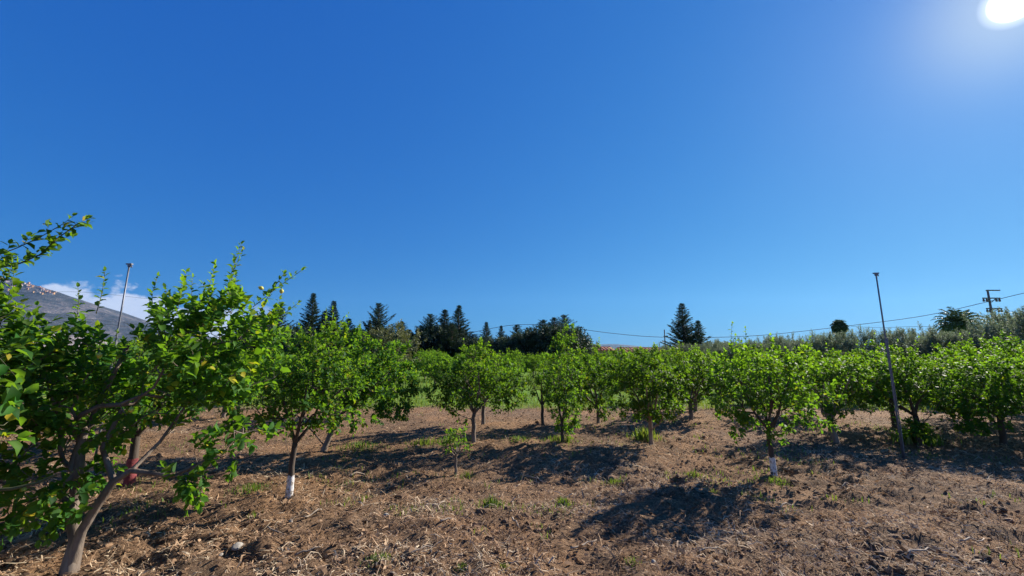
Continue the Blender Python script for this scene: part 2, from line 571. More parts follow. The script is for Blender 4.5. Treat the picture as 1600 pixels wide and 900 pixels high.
iv, if_ = ico()
xs, ys = scatter_xy(7000, 2.0, 13.0, 25, 1.0)
keep = vnoise(xs / 1.1, ys / .9, 81) > -0.05
xs, ys = xs[keep], ys[keep]
n = len(xs)
r = np.random.default_rng(26)
rad = np.clip(r.lognormal(-4.1, .5, n), .006, .06)
V = iv[None] * (1 + r.normal(0, .22, (n, 12, 1))) * rad[:, None, None] * np.stack(
    [r.uniform(.8, 1.4, n), r.uniform(.8, 1.4, n), r.uniform(.5, .9, n)], -1)[:, None, :]
V += np.stack([xs, ys, DZ(xs, ys) + .004], -1)[:, None, :]
T = (if_[None] + (np.arange(n) * 12)[:, None, None]).reshape(-1, 3)
o = meshobj('soil_clods', npmesh('soil_clods', V.reshape(-1, 3), T, M['straw'], False,
                                 {'tint': np.repeat(np.clip(r.normal(.3, .13, n), 0, 1), 12)}))
tag(o, 'small crumbly clods of dry brown soil between the straw', 'soil clods', kind='stuff')

# ------------------------------------------------------------------ leaves
#  8 points: midrib 0..3, left/right margins; folded along the rib, tip bent down
LT = np.array([(0, 0, 0), (.35, 0, .0), (.70, 0, -.02), (1, 0, -.12),
               (.24, .27, .10), (.66, .28, .08), (.24, -.27, .10), (.66, -.28, .08)])
LF = np.array([(0, 1, 4), (1, 5, 4), (1, 2, 5), (2, 3, 5), (0, 6, 1), (1, 6, 7), (1, 7, 2), (2, 7, 3)])


# lighter template for trees farther off: base, rib middle, tip, two margins
LT2 = np.array([(0, 0, 0), (.52, 0, -.01), (1, 0, -.11), (.45, .30, .07), (.45, -.30, .07)])
LF2 = np.array([(0, 1, 3), (1, 2, 3), (0, 4, 1), (1, 4, 2)])


class Leaves:
    def __init__(s):
        s.p, s.a, s.n, s.L, s.y = [], [], [], [], []

    def add(s, p, a, n, L, y):
        s.p.append(p); s.a.append(a); s.n.append(n); s.L.append(L); s.y.append(y)

    def arr(s):
        return [np.array(q) for q in (s.p, s.a, s.n, s.L, s.y)]


def leaf_frame(a, n):
    a = nrm(a)
    n = nrm(n - a * (a * n).sum(-1, keepdims=True))
    return a, np.cross(n, a), n


def leaf_mesh(name, p, a, n, L, y, mat, wid=1.0, seed=0, lo=False):
    r = np.random.default_rng(seed)
    LTx, LFx = (LT2, LF2) if lo else (LT, LF)
    nv = len(LTx)
    a, s, n = leaf_frame(a, n)
    k = len(p)
    curl = r.uniform(.2, 2.2, k)[:, None, None]
    w_ = (wid * r.uniform(.8, 1.2, k))[:, None, None]
    t = LTx[None]
    V = p[:, None] + L[:, None, None] * (t[..., 0:1] * a[:, None] + t[..., 1:2] * w_ * s[:, None] + t[..., 2:3] * curl * n[:, None])
    T = (LFx[None] + (np.arange(k) * nv)[:, None, None]).reshape(-1, 3)
    return npmesh(name, V.reshape(-1, 3), T, mat, True,
                  {'tint': np.repeat(r.random(k), nv), 'young': np.repeat(y, nv)})


_one = []
for q in range(5):
    _one.append(leaf_mesh('leaf', np.zeros((1, 3)), np.array([[1., 0, 0]]), np.array([[0, 0, 1.]]), np.ones(1),
                          np.array([[0, .15, .3, .55, .9][q]]), M['lemon'], 1.0, 100 + q))
    _one[-1].attributes['tint'].data.foreach_set('value', np.zeros(8, np.float32))


def single_leaves(p, a, n, L, y, parent, base):
    a, s, n = leaf_frame(a, n)
    for i in range(len(p)):
        o = meshobj('leaf', _one[int(min(4, y[i] * 4.99))], parent)
        Mx = Matrix(((a[i][0], s[i][0], n[i][0], p[i][0]), (a[i][1], s[i][1], n[i][1], p[i][1]),
                     (a[i][2], s[i][2], n[i][2], p[i][2]), (0, 0, 0, 1)))
        o.matrix_local = Mx @ Matrix.Diagonal((L[i], L[i], L[i], 1))


# ------------------------------------------------------------------ tree growth
def blob_points(blobs, n, r):
    out = []
    wsum = sum(b[2] if len(b) > 2 else 1 for b in blobs)
    for b in blobs:
        c, rad = np.array(b[0], float), np.array(b[1], float)
        k = int(n * (b[2] if len(b) > 2 else 1) / wsum)
        d_ = nrm(r.normal(size=(k, 3)))
        lump = 1 + .22 * np.sin(3 * d_[:, 0] + r.random() * 6) * np.sin(3 * d_[:, 1] + r.random() * 6) + .12 * np.sin(6 * d_[:, 2] + 5 * d_[:, 0] + r.random() * 6)
        q = c + d_ * rad * (lump * r.random(k) ** (1 / 2.2))[:, None]
        out.append(q)
    return np.concatenate(out)


def grow(seed, trunks, blobs, npts, bf=0.55):
    """trunks: list of polylines [(x,y,z,r)..]; first starts at the base. Prim-style joining of blob points."""
    r = np.random.default_rng(seed)
    P, par, pl, fixr = [], [], [], {}
    for ti, tl in enumerate(trunks):
        prev = -1
        if ti > 0:
            q0 = np.array(tl[0][:3])
            prev = int(np.argmin([np.linalg.norm(np.array(p) - q0) for p in P]))
            tl = tl[1:]
        for q in tl:
            P.append(np.array(q[:3], float))
            par.append(prev)
            pl.append(0 if prev < 0 else pl[prev] + np.linalg.norm(P[-1] - P[prev]))
            fixr[len(P) - 1] = q[3]
            prev = len(P) - 1
    nt_ = len(P)
    pts = blob_points(blobs, npts, r)
    pts = pts[pts[:, 2] > 0.22]
    k = len(pts)
    best = np.full(k, 1e9)
    bi = np.zeros(k, int)

    def relax(j):
        nonlocal best, bi
        dd = np.linalg.norm(pts - P[j], axis=1)
        c = dd + bf * pl[j] + (0.6 if j == 0 else 0)
        # dislike joining straight above the base of trunk
        m = c < best
        best = np.where(m, c, best)
        bi = np.where(m, j, bi)
    for j in range(nt_):
        relax(j)
    done = np.zeros(k, bool)
    dcur = np.zeros(k)
    for _ in range(k):
        j = int(np.argmin(np.where(done, 1e9, best)))
        done[j] = True
        a, b = P[bi[j]], pts[j]
        ln = np.linalg.norm(b - a)
        pi = int(bi[j])
        if ln > .14:
            mid = (a + b) / 2 + r.normal(0, .07 * ln, 3) + np.array([0, 0, -.04 * ln])
            P.append(mid); par.append(pi); pl.append(pl[pi] + ln / 2)
            pi = len(P) - 1
            relax(pi)
        P.append(b); par.append(pi); pl.append(pl[pi] + ln / 2)
        relax(len(P) - 1)
    P = np.array(P)
    par = np.array(par)
    n = len(P)
    tips = np.zeros(n)
    kids = np.zeros(n, int)
    for i in range(n):
        if par[i] >= 0:
            kids[par[i]] += 1
    order = np.argsort(-np.array(pl))
    for i in order:
        if kids[i] == 0:
            tips[i] = 1
        if par[i] >= 0:
            tips[par[i]] += tips[i]
    rad = 0.0028 * tips ** 0.48
    for i, v in fixr.items():
        rad[i] = max(v, rad[i]) if v else rad[i]
    for i in order[::-1]:
        if par[i] >= 0:
            rad[i] = min(rad[i], rad[par[i]])
    return P, par, rad, tips, kids, nt_, r


def skeleton_mesh(name, P, par, rad, sel, mat, sides=6):
    """sel: node mask; tubes from parent to node."""
    n = len(P)
    big = {}
    for i in range(n):
        p = par[i]
        if p >= 0 and (p not in big or rad[i] > rad[big[p]]):
            big[p] = i
    U, D_ = {}, {}
    V, Fc = [], []
    ring = {}
    ca = np.cos(2 * np.pi * np.arange(sides) / sides)[:, None]
    sa = np.sin(2 * np.pi * np.arange(sides) / sides)[:, None]

    def mk(pos, d, u, rr):
        u = u - d * u.dot(d)
        ln = np.linalg.norm(u)
        u = u / ln if ln > 1e-4 else nrm(np.cross(d, [0.3, 1, .2]))
        v = np.cross(d, u)
        V.append(pos + rr * (ca * u + sa * v))
        return (len(V) - 1) * sides, u
    for i in range(n):
        p = par[i]
        if p < 0:
            d = nrm(P[big[i]] - P[i]) if i in big else np.array([0, 0, 1.])
            b, u = mk(P[i], d, np.array([1., 0, 0]), rad[i])
            ring[i] = b; U[i] = u
            continue
        d = nrm(P[i] - P[p])
        dd = nrm(d + (nrm(P[big[i]] - P[i]) if i in big else d))
        if not sel[i]:
            U[i] = U[p]
            continue
        if big[p] == i and p in ring:
            b0 = ring[p]
            u0 = U[p]
        else:
            b0, u0 = mk(P[p], d, U[p], min(rad[p] * .9, rad[i] * 1.25))
        b1, u1 = mk(P[i], dd, u0, rad[i])
        ring[i] = b1; U[i] = u1
        for k in range(sides):
            k2 = (k + 1) % sides
            Fc.append((b0 + k, b0 + k2, b1 + k2, b1 + k))
    return npmesh(name, np.concatenate(V), np.array(Fc), mat, True)


def shoot(Lv, p, d, ln, r, lsize, gap, young=0.0, drop=0.0, stems=None, srad=.0022):
    """one leafy shoot; returns stem polyline"""
    nl = max(3, int(ln / gap))
    d = nrm(d)
    pts = [p.copy()]
    ph = r.random() * 6.28
    q = p.copy()
    for i in range(nl):
        d = nrm(d + np.array([0, 0, .05 - drop]) + r.normal(0, .06, 3))
        q = q + d * (ln / nl)
        pts.append(q.copy())
        ph += 2.4 + r.normal(0, .3)
        u = nrm(np.cross(d, [.2, .3, 1.0] if abs(d[2]) < .9 else [1., .2, 0]))
        v = np.cross(d, u)
        side = math.cos(ph) * u + math.sin(ph) * v
        fr = i / nl
        a = nrm(side + d * (.45 + .6 * fr) + r.normal(0, .25, 3) + np.array([0, 0, -.12]))
        nn = np.array([0, 0, 1.0]) + d * .7 + r.normal(0, .45, 3)
        Lv.add(q.copy(), a, nn, lsize * r.uniform(.65, 1.15) * (1 - .35 * fr * fr), np.clip(young * (.3 + fr) + r.normal(0, .1), 0, 1))
    Lv.add(q.copy(), d, np.array([0, 0, 1.0]) + r.normal(0, .5, 3), lsize * .7, np.clip(young * 1.3, 0, 1))
    if stems is not None:
        stems.append((pts, srad))


def leafy(seed, g_, blobs, lsize=.075, gap=.03, nshoot=1.0, young=.35, slen=(.10, .24), up=.55, topshoots=6, toplen=(.3, .5)):
    P, par, rad, tips, kids, nt_, r = g_
    nshoot, gap, lsize = nshoot * 1.8, gap * .88, lsize * 1.14
    Lv, stems = Leaves(), []
    cs = np.array([b[0] for b in blobs], float)
    ztop = max(b[0][2] + b[1][2] for b in blobs)
    zbot = min(b[0][2] - b[1][2] for b in blobs)
    cand = [i for i in range(nt_, len(P)) if tips[i] <= 6]
    for i in cand:
        m = nshoot * (1.6 if kids[i] == 0 else .75)
        for _ in range(int(m) + (r.random() < m - int(m))):
            c = cs[np.argmin(np.linalg.norm(cs - P[i], axis=1))]
            out = nrm(P[i] - c)
            zf = (P[i][2] - zbot) / (ztop - zbot)
            d = nrm(out * .8 + np.array([0, 0, up * (.3 + zf)]) + r.normal(0, .45, 3) + .5 * nrm(P[i] - P[par[i]]))
            y = young * np.clip((zf - .35) * 1.6, 0, 1) * r.uniform(.3, 1.5)
            shoot(Lv, P[i], d, r.uniform(*slen), r, lsize, gap, y, 0.10 if zf < .35 else 0.0, stems)
    # upright water shoots
    tp = sorted(cand, key=lambda i: -P[i][2] + r.normal(0, .1))[:topshoots * 2]
    for i in tp[::2]:
        d = nrm(np.array([r.normal(0, .22), r.normal(0, .22), 1.0]))
        shoot(Lv, P[i], d, r.uniform(*toplen), r, lsize * .85, gap * 1.1, young * 2.0, 0, stems, .003)
    return Lv, stems


def stem_mesh(stems, mat, sides=3):
    V, Fc = [], []
    for pts, rr in stems:
        if rr > .0055: pts = list(pts)[:4] + [pts[-1]] if len(pts) < 4 else list(pts)
        pts = np.array(pts) if rr > .0055 else np.array(pts)[[0, len(pts) // 2, -1]] if len(pts) > 4 else np.array(pts)[[0, -1]]
        n = len(pts)
        d = nrm(np.gradient(pts, axis=0))
        u = nrm(np.cross(d, [.31, .77, .2]))
        v = np.cross(d, u)
        b = sum(len(x) for x in V)
        rs = np.linspace(rr, rr * .5, n)[:, None, None]
        an = 2 * np.pi * np.arange(sides) / sides
        ringv = pts[:, None] + rs * (np.cos(an)[None, :, None] * u[:, None] + np.sin(an)[None, :, None] * v[:, None])
        V.append(ringv.reshape(-1, 3))
        for i in range(n - 1):
            for k in range(sides):
                k2 = (k + 1) % sides
                Fc.append((b + i * sides + k, b + i * sides + k2, b + (i + 1) * sides + k2, b + (i + 1) * sides + k))
    return npmesh('twigs', np.concatenate(V), np.array(Fc), mat, True)


def curved_trunk(h, r0, r1, lean=(0, 0), seed=0, n=5):
    r = np.random.default_rng(seed)
    return [(lean[0] * (i / n) + (r.normal(0, .006) if 0 < i else 0), lean[1] * (i / n) + (r.normal(0, .006) if 0 < i else 0),
             -.06 + (h + .06) * i / n, r0 * (1.35 if i == 0 else 1) * (1 - i / n) + r1 * i / n) for i in range(n + 1)]


def default_limbs(h, lean, blob, seed, r1):
    """three or four scaffold limbs from the fork into the crown"""
    r = np.random.default_rng(seed + 50)
    out = []
    k = 3 + seed % 2
    c, rad = blob[0], blob[1]
    a0 = r.random() * 6.28
    for i in range(k):
        a = a0 + i * 6.28 / k + r.normal(0, .2)
        ex, ey = c[0] + math.cos(a) * rad[0] * .5, c[1] + math.sin(a) * rad[1] * .5
        ez = c[2] + r.uniform(-.1, .25) * rad[2]
        pts = [(lean[0], lean[1], h, r1)]
        for t in (.3, .6, 1.0):
            q = (lean[0] + (ex - lean[0]) * t ** .8 + r.normal(0, .02), lean[1] + (ey - lean[1]) * t ** .8 + r.normal(0, .02), h + (ez - h) * t)
            pts.append(q + (r1 * (.75 - .45 * t),))
        out.append(pts)
    return out


def make_lemon(loc, seed, label, h=.5, r0=.045, lean=(0, 0), blobs=None, npts=150, bark='bark', lsize=.075,
               group=None, rz=0.0, s=1.0, extra=None, trunks=None, young=.35, nshoot=1.0, gap=.028, top=6,
               toplen=(.25, .45), singles=0, up=.55, slen=(.10, .24), cat='tree', mat='lemon', wid=1.0, name='lemon_tree', z0=None):
    z = float(GH(loc[0], loc[1])) if z0 is None else z0
    root = empty(name, (loc[0], loc[1], z), rz, s)
    tag(root, label, cat, group)
    blobs = blobs or [((lean[0], lean[1], 1.2), (.9, .9, .62))]
    if trunks is None:
        tr = curved_trunk(h, r0, r0 * .85, lean, seed)
        trunks = [tr] + default_limbs(tr[-1][2], tr[-1][:2], blobs[0], seed, r0 * .8)
    if not singles and name == 'lemon_tree':
        nshoot, slen, toplen = nshoot * 2.15, (.06, .14), (toplen[0] * .8, toplen[1] * .8)
    g_ = grow(seed, trunks, blobs, npts)
    P, par, rad, tips, kids, nt_, r = g_
    n1 = len(trunks[0])
    idx = np.arange(len(P))
    meshobj('trunk', skeleton_mesh('trunk', P, par, rad, idx < n1, M[bark], 10), root)
    meshobj('branches', skeleton_mesh('branches', P, par, rad, idx >= n1, M[bark], 5), root, 'stuff')
    Lv, stems = leafy(seed, g_, blobs, lsize, gap, nshoot, young, slen, up, top, toplen)
    if extra:
        extra(Lv, stems, r)
    if stems:
        meshobj('twigs', stem_mesh(stems, M['twig']), root, 'stuff')
    p, a, n, L_, y = Lv.arr()
    if singles:
        wp = p + np.array([loc[0], loc[1], z])
        zc = wp[:, 1] * cp + (wp[:, 2] - CAM_H) * sp
        px = 800 + F * wp[:, 0] / np.maximum(zc, .01)
        size = L_ / np.maximum(zc, .3)
        size[(px < -10) | (px > 1610) | (zc < .3)] = 0
        o = np.argsort(-size)
        pick = o[:singles]
        rest = o[singles:]
        single_leaves(p[pick], a[pick], n[pick], L_[pick], y[pick], root, None)
    else:
        rest = np.arange(len(p))
    meshobj('crown', leaf_mesh('crown', p[rest], a[rest], n[rest], L_[rest], y[rest], M[mat], wid, seed, not singles), root, 'stuff')
    return root


def copy_tree(root, loc, rz, s, label=None, group=None, z0=None):
    c = root.copy()
    C.objects.link(c)
    c.location = (loc[0], loc[1], float(GH(loc[0], loc[1])) if z0 is None else z0)
    c.rotation_euler = (0, 0, rz)
    c.scale = s if isinstance(s, tuple) else (s, s, s)
    if label:
        c['label'] = label
    if group:
        c['group'] = group
    for ch in root.children:
        d_ = ch.copy()
        C.objects.link(d_)
        d_.parent = c
        for e in ch.children:
            f_ = e.copy()
            C.objects.link(f_)
            f_.parent = d_
    return c


def sleeve(root, z0, z1, r0, r1, mat, name, lean=(0, 0), h=.5):
    """paint coat or wrap round the lower trunk, following its lean"""
    mb = MB()
    pts, rr = [], []
    k = 8
    for i in range(k + 1):
        z = z0 + (z1 - z0) * i / k
        pts.append((lean[0] * z / h, lean[1] * z / h, z))
        rr.append((r0 + (r1 - r0) * i / k) * (1 + .05 * math.sin(i * 2.3)))
    mb.tube(pts, rr, 14, False)
    for q in range(14):
        mb.v[-1 - q].z += .016 * math.sin(q * 1.9) + .012 * math.sin(q * 4.3)
        mb.v[q].z -= .03
    for q_, v_ in enumerate(mb.v):
        f_ = 1 + .035 * math.sin(q_ * 2.7)
        v_.x, v_.y = v_.x * f_, v_.y * f_
    return mb.build(name, M[mat], root, True)


FRONT = 'lemon trees at the front of the orchard'

# --- the big near tree on the left, two stems from one base
bx, by = -3.45, 3.50


def rel(px, py, D):
    q = at(px, py, D)
    return (q[0] - bx, q[1] - by, q[2])


t1_tr = [[(0, 0, -.08, .075), (.0, 0, .04, .058), (.02, 0, .25, .047), rel(112, 800, 3.5) + (.042,), rel(120, 760, 3.5) + (.037,), rel(128, 690, 3.52) + (.028,)],
         [(0, 0, .05, .05), rel(128, 830, 3.45) + (.036,), rel(152, 790, 3.42) + (.033,), rel(178, 752, 3.42) + (.03,), rel(205, 735, 3.45) + (.023,), rel(270, 744, 3.5) + (.016,), rel(330, 715, 3.6) + (.012,)],
         [rel(178, 752, 3.42) + (.03,), rel(160, 700, 3.5) + (.02,), rel(190, 640, 3.6) + (.017,)],
         [rel(205, 735, 3.45) + (.023,), rel(250, 690, 3.6) + (.014,), rel(300, 620, 3.7) + (.010,)],
         [rel(128, 690, 3.52) + (.036,), rel(90, 640, 3.55) + (.024,), rel(70, 570, 3.6) + (.018,)],
         [rel(128, 690, 3.52) + (.036,), rel(160, 620, 3.6) + (.022,), rel(200, 540, 3.6) + (.014,)]]
t1_bl = [(rel(85, 625, 3.5), (.60, .65, .56), 1.1), (rel(335, 550, 3.75), (.50, .5, .56), 1.0),
         (rel(235, 620, 3.7), (.30, .4, .26), .2), (rel(303, 728, 3.45), (.10, .12, .15), .05), (rel(385, 672, 3.6), (.15, .15, .10), .05), (rel(55, 762, 3.3), (.38, .3, .22), .22)]


def t1_extra(Lv, stems, r):
    for (p0, p1, D) in (((352, 470), (362, 378), 3.7), ((356, 462), (376, 384), 3.7), ((395, 480), (462, 408), 3.75), ((238, 490), (232, 432), 3.7),
                        ((300, 480), (292, 436), 3.7), ((150, 490), (172, 424), 3.5), ((430, 500), (470, 478), 3.8), ((330, 470), (325, 440), 3.7),
                        ((120, 500), (128, 448), 3.5), ((415, 470), (447, 430), 3.7), ((262, 500), (258, 450), 3.7), ((60, 520), (50, 480), 3.5)):
        a, b = np.array(rel(*p0, D)), np.array(rel(*p1, D))
        shoot(Lv, a, b - a, np.linalg.norm(b - a), r, .066, .022, .25, .05, stems, .004)
    for (p0, p1, D) in (((300, 745), (302, 798), 3.42), ((285, 740), (282, 775), 3.4), ((320, 730), (312, 785), 3.45), ((372, 715), (362, 745), 3.6),
                        ((95, 790), (45, 832), 3.3), ((60, 775), (40, 822), 3.3)):
        a, b = np.array(rel(*p0, D)), np.array(rel(*p1, D))
        for _ in range(2):
            shoot(Lv, a, b - a + r.normal(0, .04, 3), np.linalg.norm(b - a), r, .08, .02, .1, .12, stems, .003)


T1 = make_lemon((bx, by), 11, 'large double stemmed lemon tree filling the left foreground', blobs=t1_bl, trunks=t1_tr, npts=430,
                lsize=.080, gap=.021, nshoot=.72, young=.45, top=7, group=FRONT, extra=t1_extra, singles=300, slen=(.09, .21), z0=0.0)


def lemon_fruit(parent, pos, s, seed):
    r = np.random.default_rng(seed)
    V = []
    n, m = 10, 8
    for i in range(m + 1):
        t = i / m
        z = -1.25 + 2.5 * t
        rr = math.sin(math.pi * min(1, max(0, (z + 1.0) / 2))) ** .65 * .78 if abs(z) < 1 else 0
        rr = max(rr, .13 * (1 - t * 0) if 0 < i < m else .02)
        for k in range(n):
            V.append((rr * math.cos(6.283 * k / n), rr * math.sin(6.283 * k / n), z))
    Fc = [(i * n + k, i * n + (k + 1) % n, (i + 1) * n + (k + 1) % n, (i + 1) * n + k) for i in range(m) for k in range(n)]
    o = meshobj('lemon', npmesh('lemon', np.array(V) * .028 * s, Fc, M['lemonfruit']), parent)
    o.location = pos
    o.rotation_euler = (r.normal(0, .4), r.normal(0, .4), 0)
    return o


for k, (px, py, D) in enumerate(((205, 640, 3.25), (155, 555, 3.2), (36, 765, 3.1), (408, 450, 3.7), (440, 455, 3.7))):
    lemon_fruit(T1, rel(px, py, D), .85, k)

# --- the tree beyond the left edge whose boughs reach in
b0x, b0y = -4.7, 2.6


def rel0(px, py, D):
    q = at(px, py, D)
    return (q[0] - b0x, q[1] - b0y, q[2])


def t0_extra(Lv, stems, r):
    def bough(pts, D, ls, y, rr=.007, gap=.02, w=1):
        P_ = [np.array(rel0(a, b, D)) for a, b in pts]
        stems.append((P_, rr))
        for i in range(len(P_) - 1):
            a, b = P_[i], P_[i + 1]
            for k in range(3):
                q = a + (b - a) * (k / 3)
                dd = nrm(b - a) + r.normal(0, .55, 3) + np.array([0, 0, .25])
                shoot(Lv, q, dd, r.uniform(.07, .13), r, ls, gap, y, 0, stems)
        shoot(Lv, P_[-1], P_[-1] - P_[-2], .1, r, ls * .8, gap, y, 0, stems)
    bough([(-90, 450), (-30, 425), (30, 412), (62, 398), (90, 372), (118, 352)], 3.2, .08, .2, .008)
    bough([(-60, 430), (-20, 405), (25, 388), (60, 372), (98, 350)], 3.15, .076, .1, .006)
    bough([(-60, 520), (-20, 470), (5, 440), (12, 430)], 3.0, .07, .5, .006)
    bough([(-50, 530), (-10, 500), (18, 490)], 2.9, .07, .4, .006)
    # pale limb low at the frame edge
    P_ = [np.array(rel0(a, b, 2.75)) for a, b in ((-120, 778), (-40, 768), (20, 764), (58, 755), (88, 742))]
    stems.append((P_, .016))
    # the nearest leaves of all
    for (px, py, D, n_) in ((-12, 640, 1.7, 5), (-20, 690, 1.5, 5), (5, 665, 1.8, 4), (-30, 600, 1.7, 5), (0, 560, 2.0, 6)):
        for _ in range(n_ // 2):
            q = np.array(rel0(px, py, D))
            shoot(Lv, q, np.array([.5, -.2, -.3]) + r.normal(0, .5, 3), .10, r, .085, .03, .3, 0, stems)


make_lemon((b0x, b0y), 23, 'lemon tree beyond the left edge whose leafy boughs reach into view', h=.55,
           blobs=[((0, 0, 1.45), (.95, .8, .7), 1), ((1.1, -.45, 1.35), (.45, .45, .5), .35), ((1.0, .35, 1.7), (.4, .35, .35), .2)], npts=280,
           lsize=.085, gap=.024, group=FRONT, extra=t0_extra, singles=150, young=.3, z0=0.0)

# --- named front trees: loc, seed, label, dict
x, y = ground_at(200, 770)
T2 = make_lemon((x, y), 31, 'lemon tree with red painted lower trunk behind the big left one', h=.6, r0=.052, bark='darkbark', blobs=[((0.05, 0, 1.3), (.8, .8, .5))],
                npts=170, group=FRONT, young=.55, nshoot=1.0)
sleeve(T2, -.02, .34, .062, .056, 'red', 'red_wrap')

x, y = ground_at(452, 772)
T3 = make_lemon((x, y), 33, 'lemon tree with white painted trunk base, left of centre', h=.62, r0=.038, lean=(.01, 0), bark='darkbark',
                blobs=[((.12, 0, 1.32), (.62, .6, .46), 1), ((-.38, 0, 1.15), (.40, .4, .42), .5), ((.55, .1, 1.2), (.4, .4, .45), .4), ((.3, .1, 1.75), (.3, .3, .3), .2)],
                npts=240, lsize=.064, gap=.024, slen=(.08, .19), group=FRONT, young=.6, top=9, singles=120)
sleeve(T3, -.02, .25, .047, .040, 'white', 'whitewash_band', (.01, 0), .62)

x, y = ground_at(505, 702)
make_lemon((x, y), 35, 'wide dark lemon tree with brown leaning trunk behind the left white trunk', h=.55, r0=.05, lean=(.16, .05),
           blobs=[((.45, 0, 1.30), (1.2, .9, .70), 1), ((1.2, -.1, .95), (.42, .4, .48), .25), ((-.5, 0, 1.4), (.7, .7, .6), .4), ((.2, 0, 1.9), (.4, .4, .3), .15)],
           npts=360, group=FRONT, young=.4, nshoot=1.25, bark='bark', top=8)

x, y = ground_at(740, 692)
make_lemon((x, y), 37, 'round open lemon tree with forked trunk standing at centre left', h=.55, r0=.045, bark='bark',
           blobs=[((.02, 0, 1.22), (.92, .8, .50), 1), ((-.45, 0, .95), (.48, .5, .36), .35), ((.6, 0, .95), (.40, .45, .36), .3), ((.05, 0, 1.58), (.45, .5, .24), .2)], npts=270,
           lsize=.07, group=FRONT, young=.55, nshoot=1.0, top=12, toplen=(.18, .32))

x, y = ground_at(755, 664)
make_lemon((x, y), 39, 'lemon tree seen only by its short trunk behind the round centre tree', h=.5, r0=.05, blobs=[((0, 0, 1.15), (.8, .8, .55))],
           npts=140, group=FRONT, young=.3)

x, y = ground_at(879, 692)
make_lemon((x, y), 41, 'slender columnar lemon tree leafy right down to the ground', h=.35, r0=.032, bark='darkbark',
           blobs=[((.02, 0, 1.2), (.38, .38, .75), 1), ((.05, 0, .55), (.26, .26, .32), .45), ((.12, 0, 1.9), (.16, .16, .35), .15)], npts=170,
           lsize=.065, group=FRONT, young=.3, top=7, toplen=(.2, .35), up=.9)

x, y = ground_at(848, 664)
make_lemon((x, y), 43, 'small pale lemon tree with black trunk behind the columnar one', h=.45, r0=.04, bark='darkbark',
           blobs=[((0, 0, .95), (.36, .36, .42))], npts=70, lsize=.06, group=FRONT, young=.9, top=4)

x, y = ground_at(935, 662)
make_lemon((x, y), 45, 'dense lemon tree with low skirt between the columnar and dark round trees', h=.35, r0=.045,
           blobs=[((-.2, 0, 1.1), (.85, .8, .60), 1), ((.1, -.2, .55), (.3, .3, .32), .15)], npts=230, group=FRONT, young=.55)

x, y = ground_at(1018, 696)
T8 = make_lemon((x, y), 47, 'compact dark green lemon tree right of centre with short straight trunk', h=.42, r0=.042, bark='palebark',
                blobs=[((-.05, 0, 1.18), (.75, .72, .52), 1), ((0, 0, .70), (.5, .5, .30), .35)], npts=300, lsize=.07, nshoot=1.1, group=FRONT, young=.35, top=9,
                toplen=(.15, .3))

x, y = ground_at(1087, 642)
make_lemon((x, y), 49, 'lemon tree set back behind the gap right of the dark round tree', h=.55, r0=.06,
           blobs=[((.15, 0, 1.15), (.85, .85, .58))], npts=200, group=FRONT, young=.6)

x, y = ground_at(1210, 745)


def t10_extra(Lv, stems, r):
    for (a, b) in (((-.45, 0, 1.65), (-.42, 0, 2.12)), ((-.25, 0, 1.7), (-.20, 0, 2.05))):
        a, b = np.array(a), np.array(b)
        shoot(Lv, a, b - a, np.linalg.norm(b - a), r, .06, .03, .7, 0, stems, .004)


T10 = make_lemon((x, y), 51, 'broad lemon tree with white painted trunk base, right of centre', h=.62, r0=.036, lean=(-.02, 0), bark='darkbark',
                 blobs=[((-.05, 0, 1.32), (.72, .7, .42), 1), ((-.50, -.05, .95), (.30, .32, .40), .35), ((.42, 0, 1.05), (.36, .4, .40), .3), ((0, 0, .85), (.3, .3, .3), .15)],
                 npts=300, lsize=.066, gap=.026, slen=(.07, .17), group=FRONT, young=.75, top=10, toplen=(.15, .3), extra=t10_extra, singles=120)
sleeve(T10, -.02, .25, .045, .038, 'white', 'whitewash_band', (-.02, 0), .62)

x, y = ground_at(1308, 691)
make_lemon((x, y), 53, 'lemon tree with pale stubby trunk and low sprouts beside the metal post', h=.40, r0=.055, lean=(-.10, 0), bark='palebark',
           blobs=[((.15, .2, 1.18), (.80, .8, .55), 1), ((-.15, -.1, .62), (.28, .28, .25), .15)], npts=220, group=FRONT, young=.6)

x, y = ground_at(1437, 694)
make_lemon((x, y), 55, 'lemon tree with bright leafy suckers at its foot right of the metal post', h=.55, r0=.05, bark='darkbark',
           blobs=[((-.1, .2, 1.18), (.95, .9, .62), 1), ((-.22, -.1, .22), (.26, .2, .20), .22)], npts=270, group=FRONT, young=.55, lsize=.07)
x, y = ground_at(1398, 668)
make_lemon((x, y), 57, 'lemon tree shaded behind the metal post', h=.6, r0=.05, bark='darkbark',
           blobs=[((-.2, 0, 1.2), (.95, .9, .62))], npts=200, group=FRONT, young=.35)
make_lemon((9.35, 8.15), 59, 'yellow green lemon tree with low spreading boughs near the right edge', h=.5, r0=.055, bark='darkbark',
           blobs=[((0, 0, 1.12), (1.15, 1.0, .66), 1), ((-.8, -.3, .7), (.45, .4, .38), .25)], npts=330, group=FRONT, young=.75, top=9, lsize=.075)
make_lemon((12.0, 9.0), 61, 'tallest lemon tree cut off by the right edge', h=.7, r0=.06,
           blobs=[((0, 0, 1.45), (1.2, 1.0, .80), 1)], npts=340, group=FRONT, young=.35, top=9, lsize=.08)
# two trees beyond the right edge that throw the shadows on the right of the clearing
make_lemon((9.4, 6.0), 63, 'lemon tree just beyond the right edge shading the bare soil', h=.6, r0=.05,
           blobs=[((0, 0, 1.35), (1.0, .9, .6), 1)], npts=200, group=FRONT, young=.3)

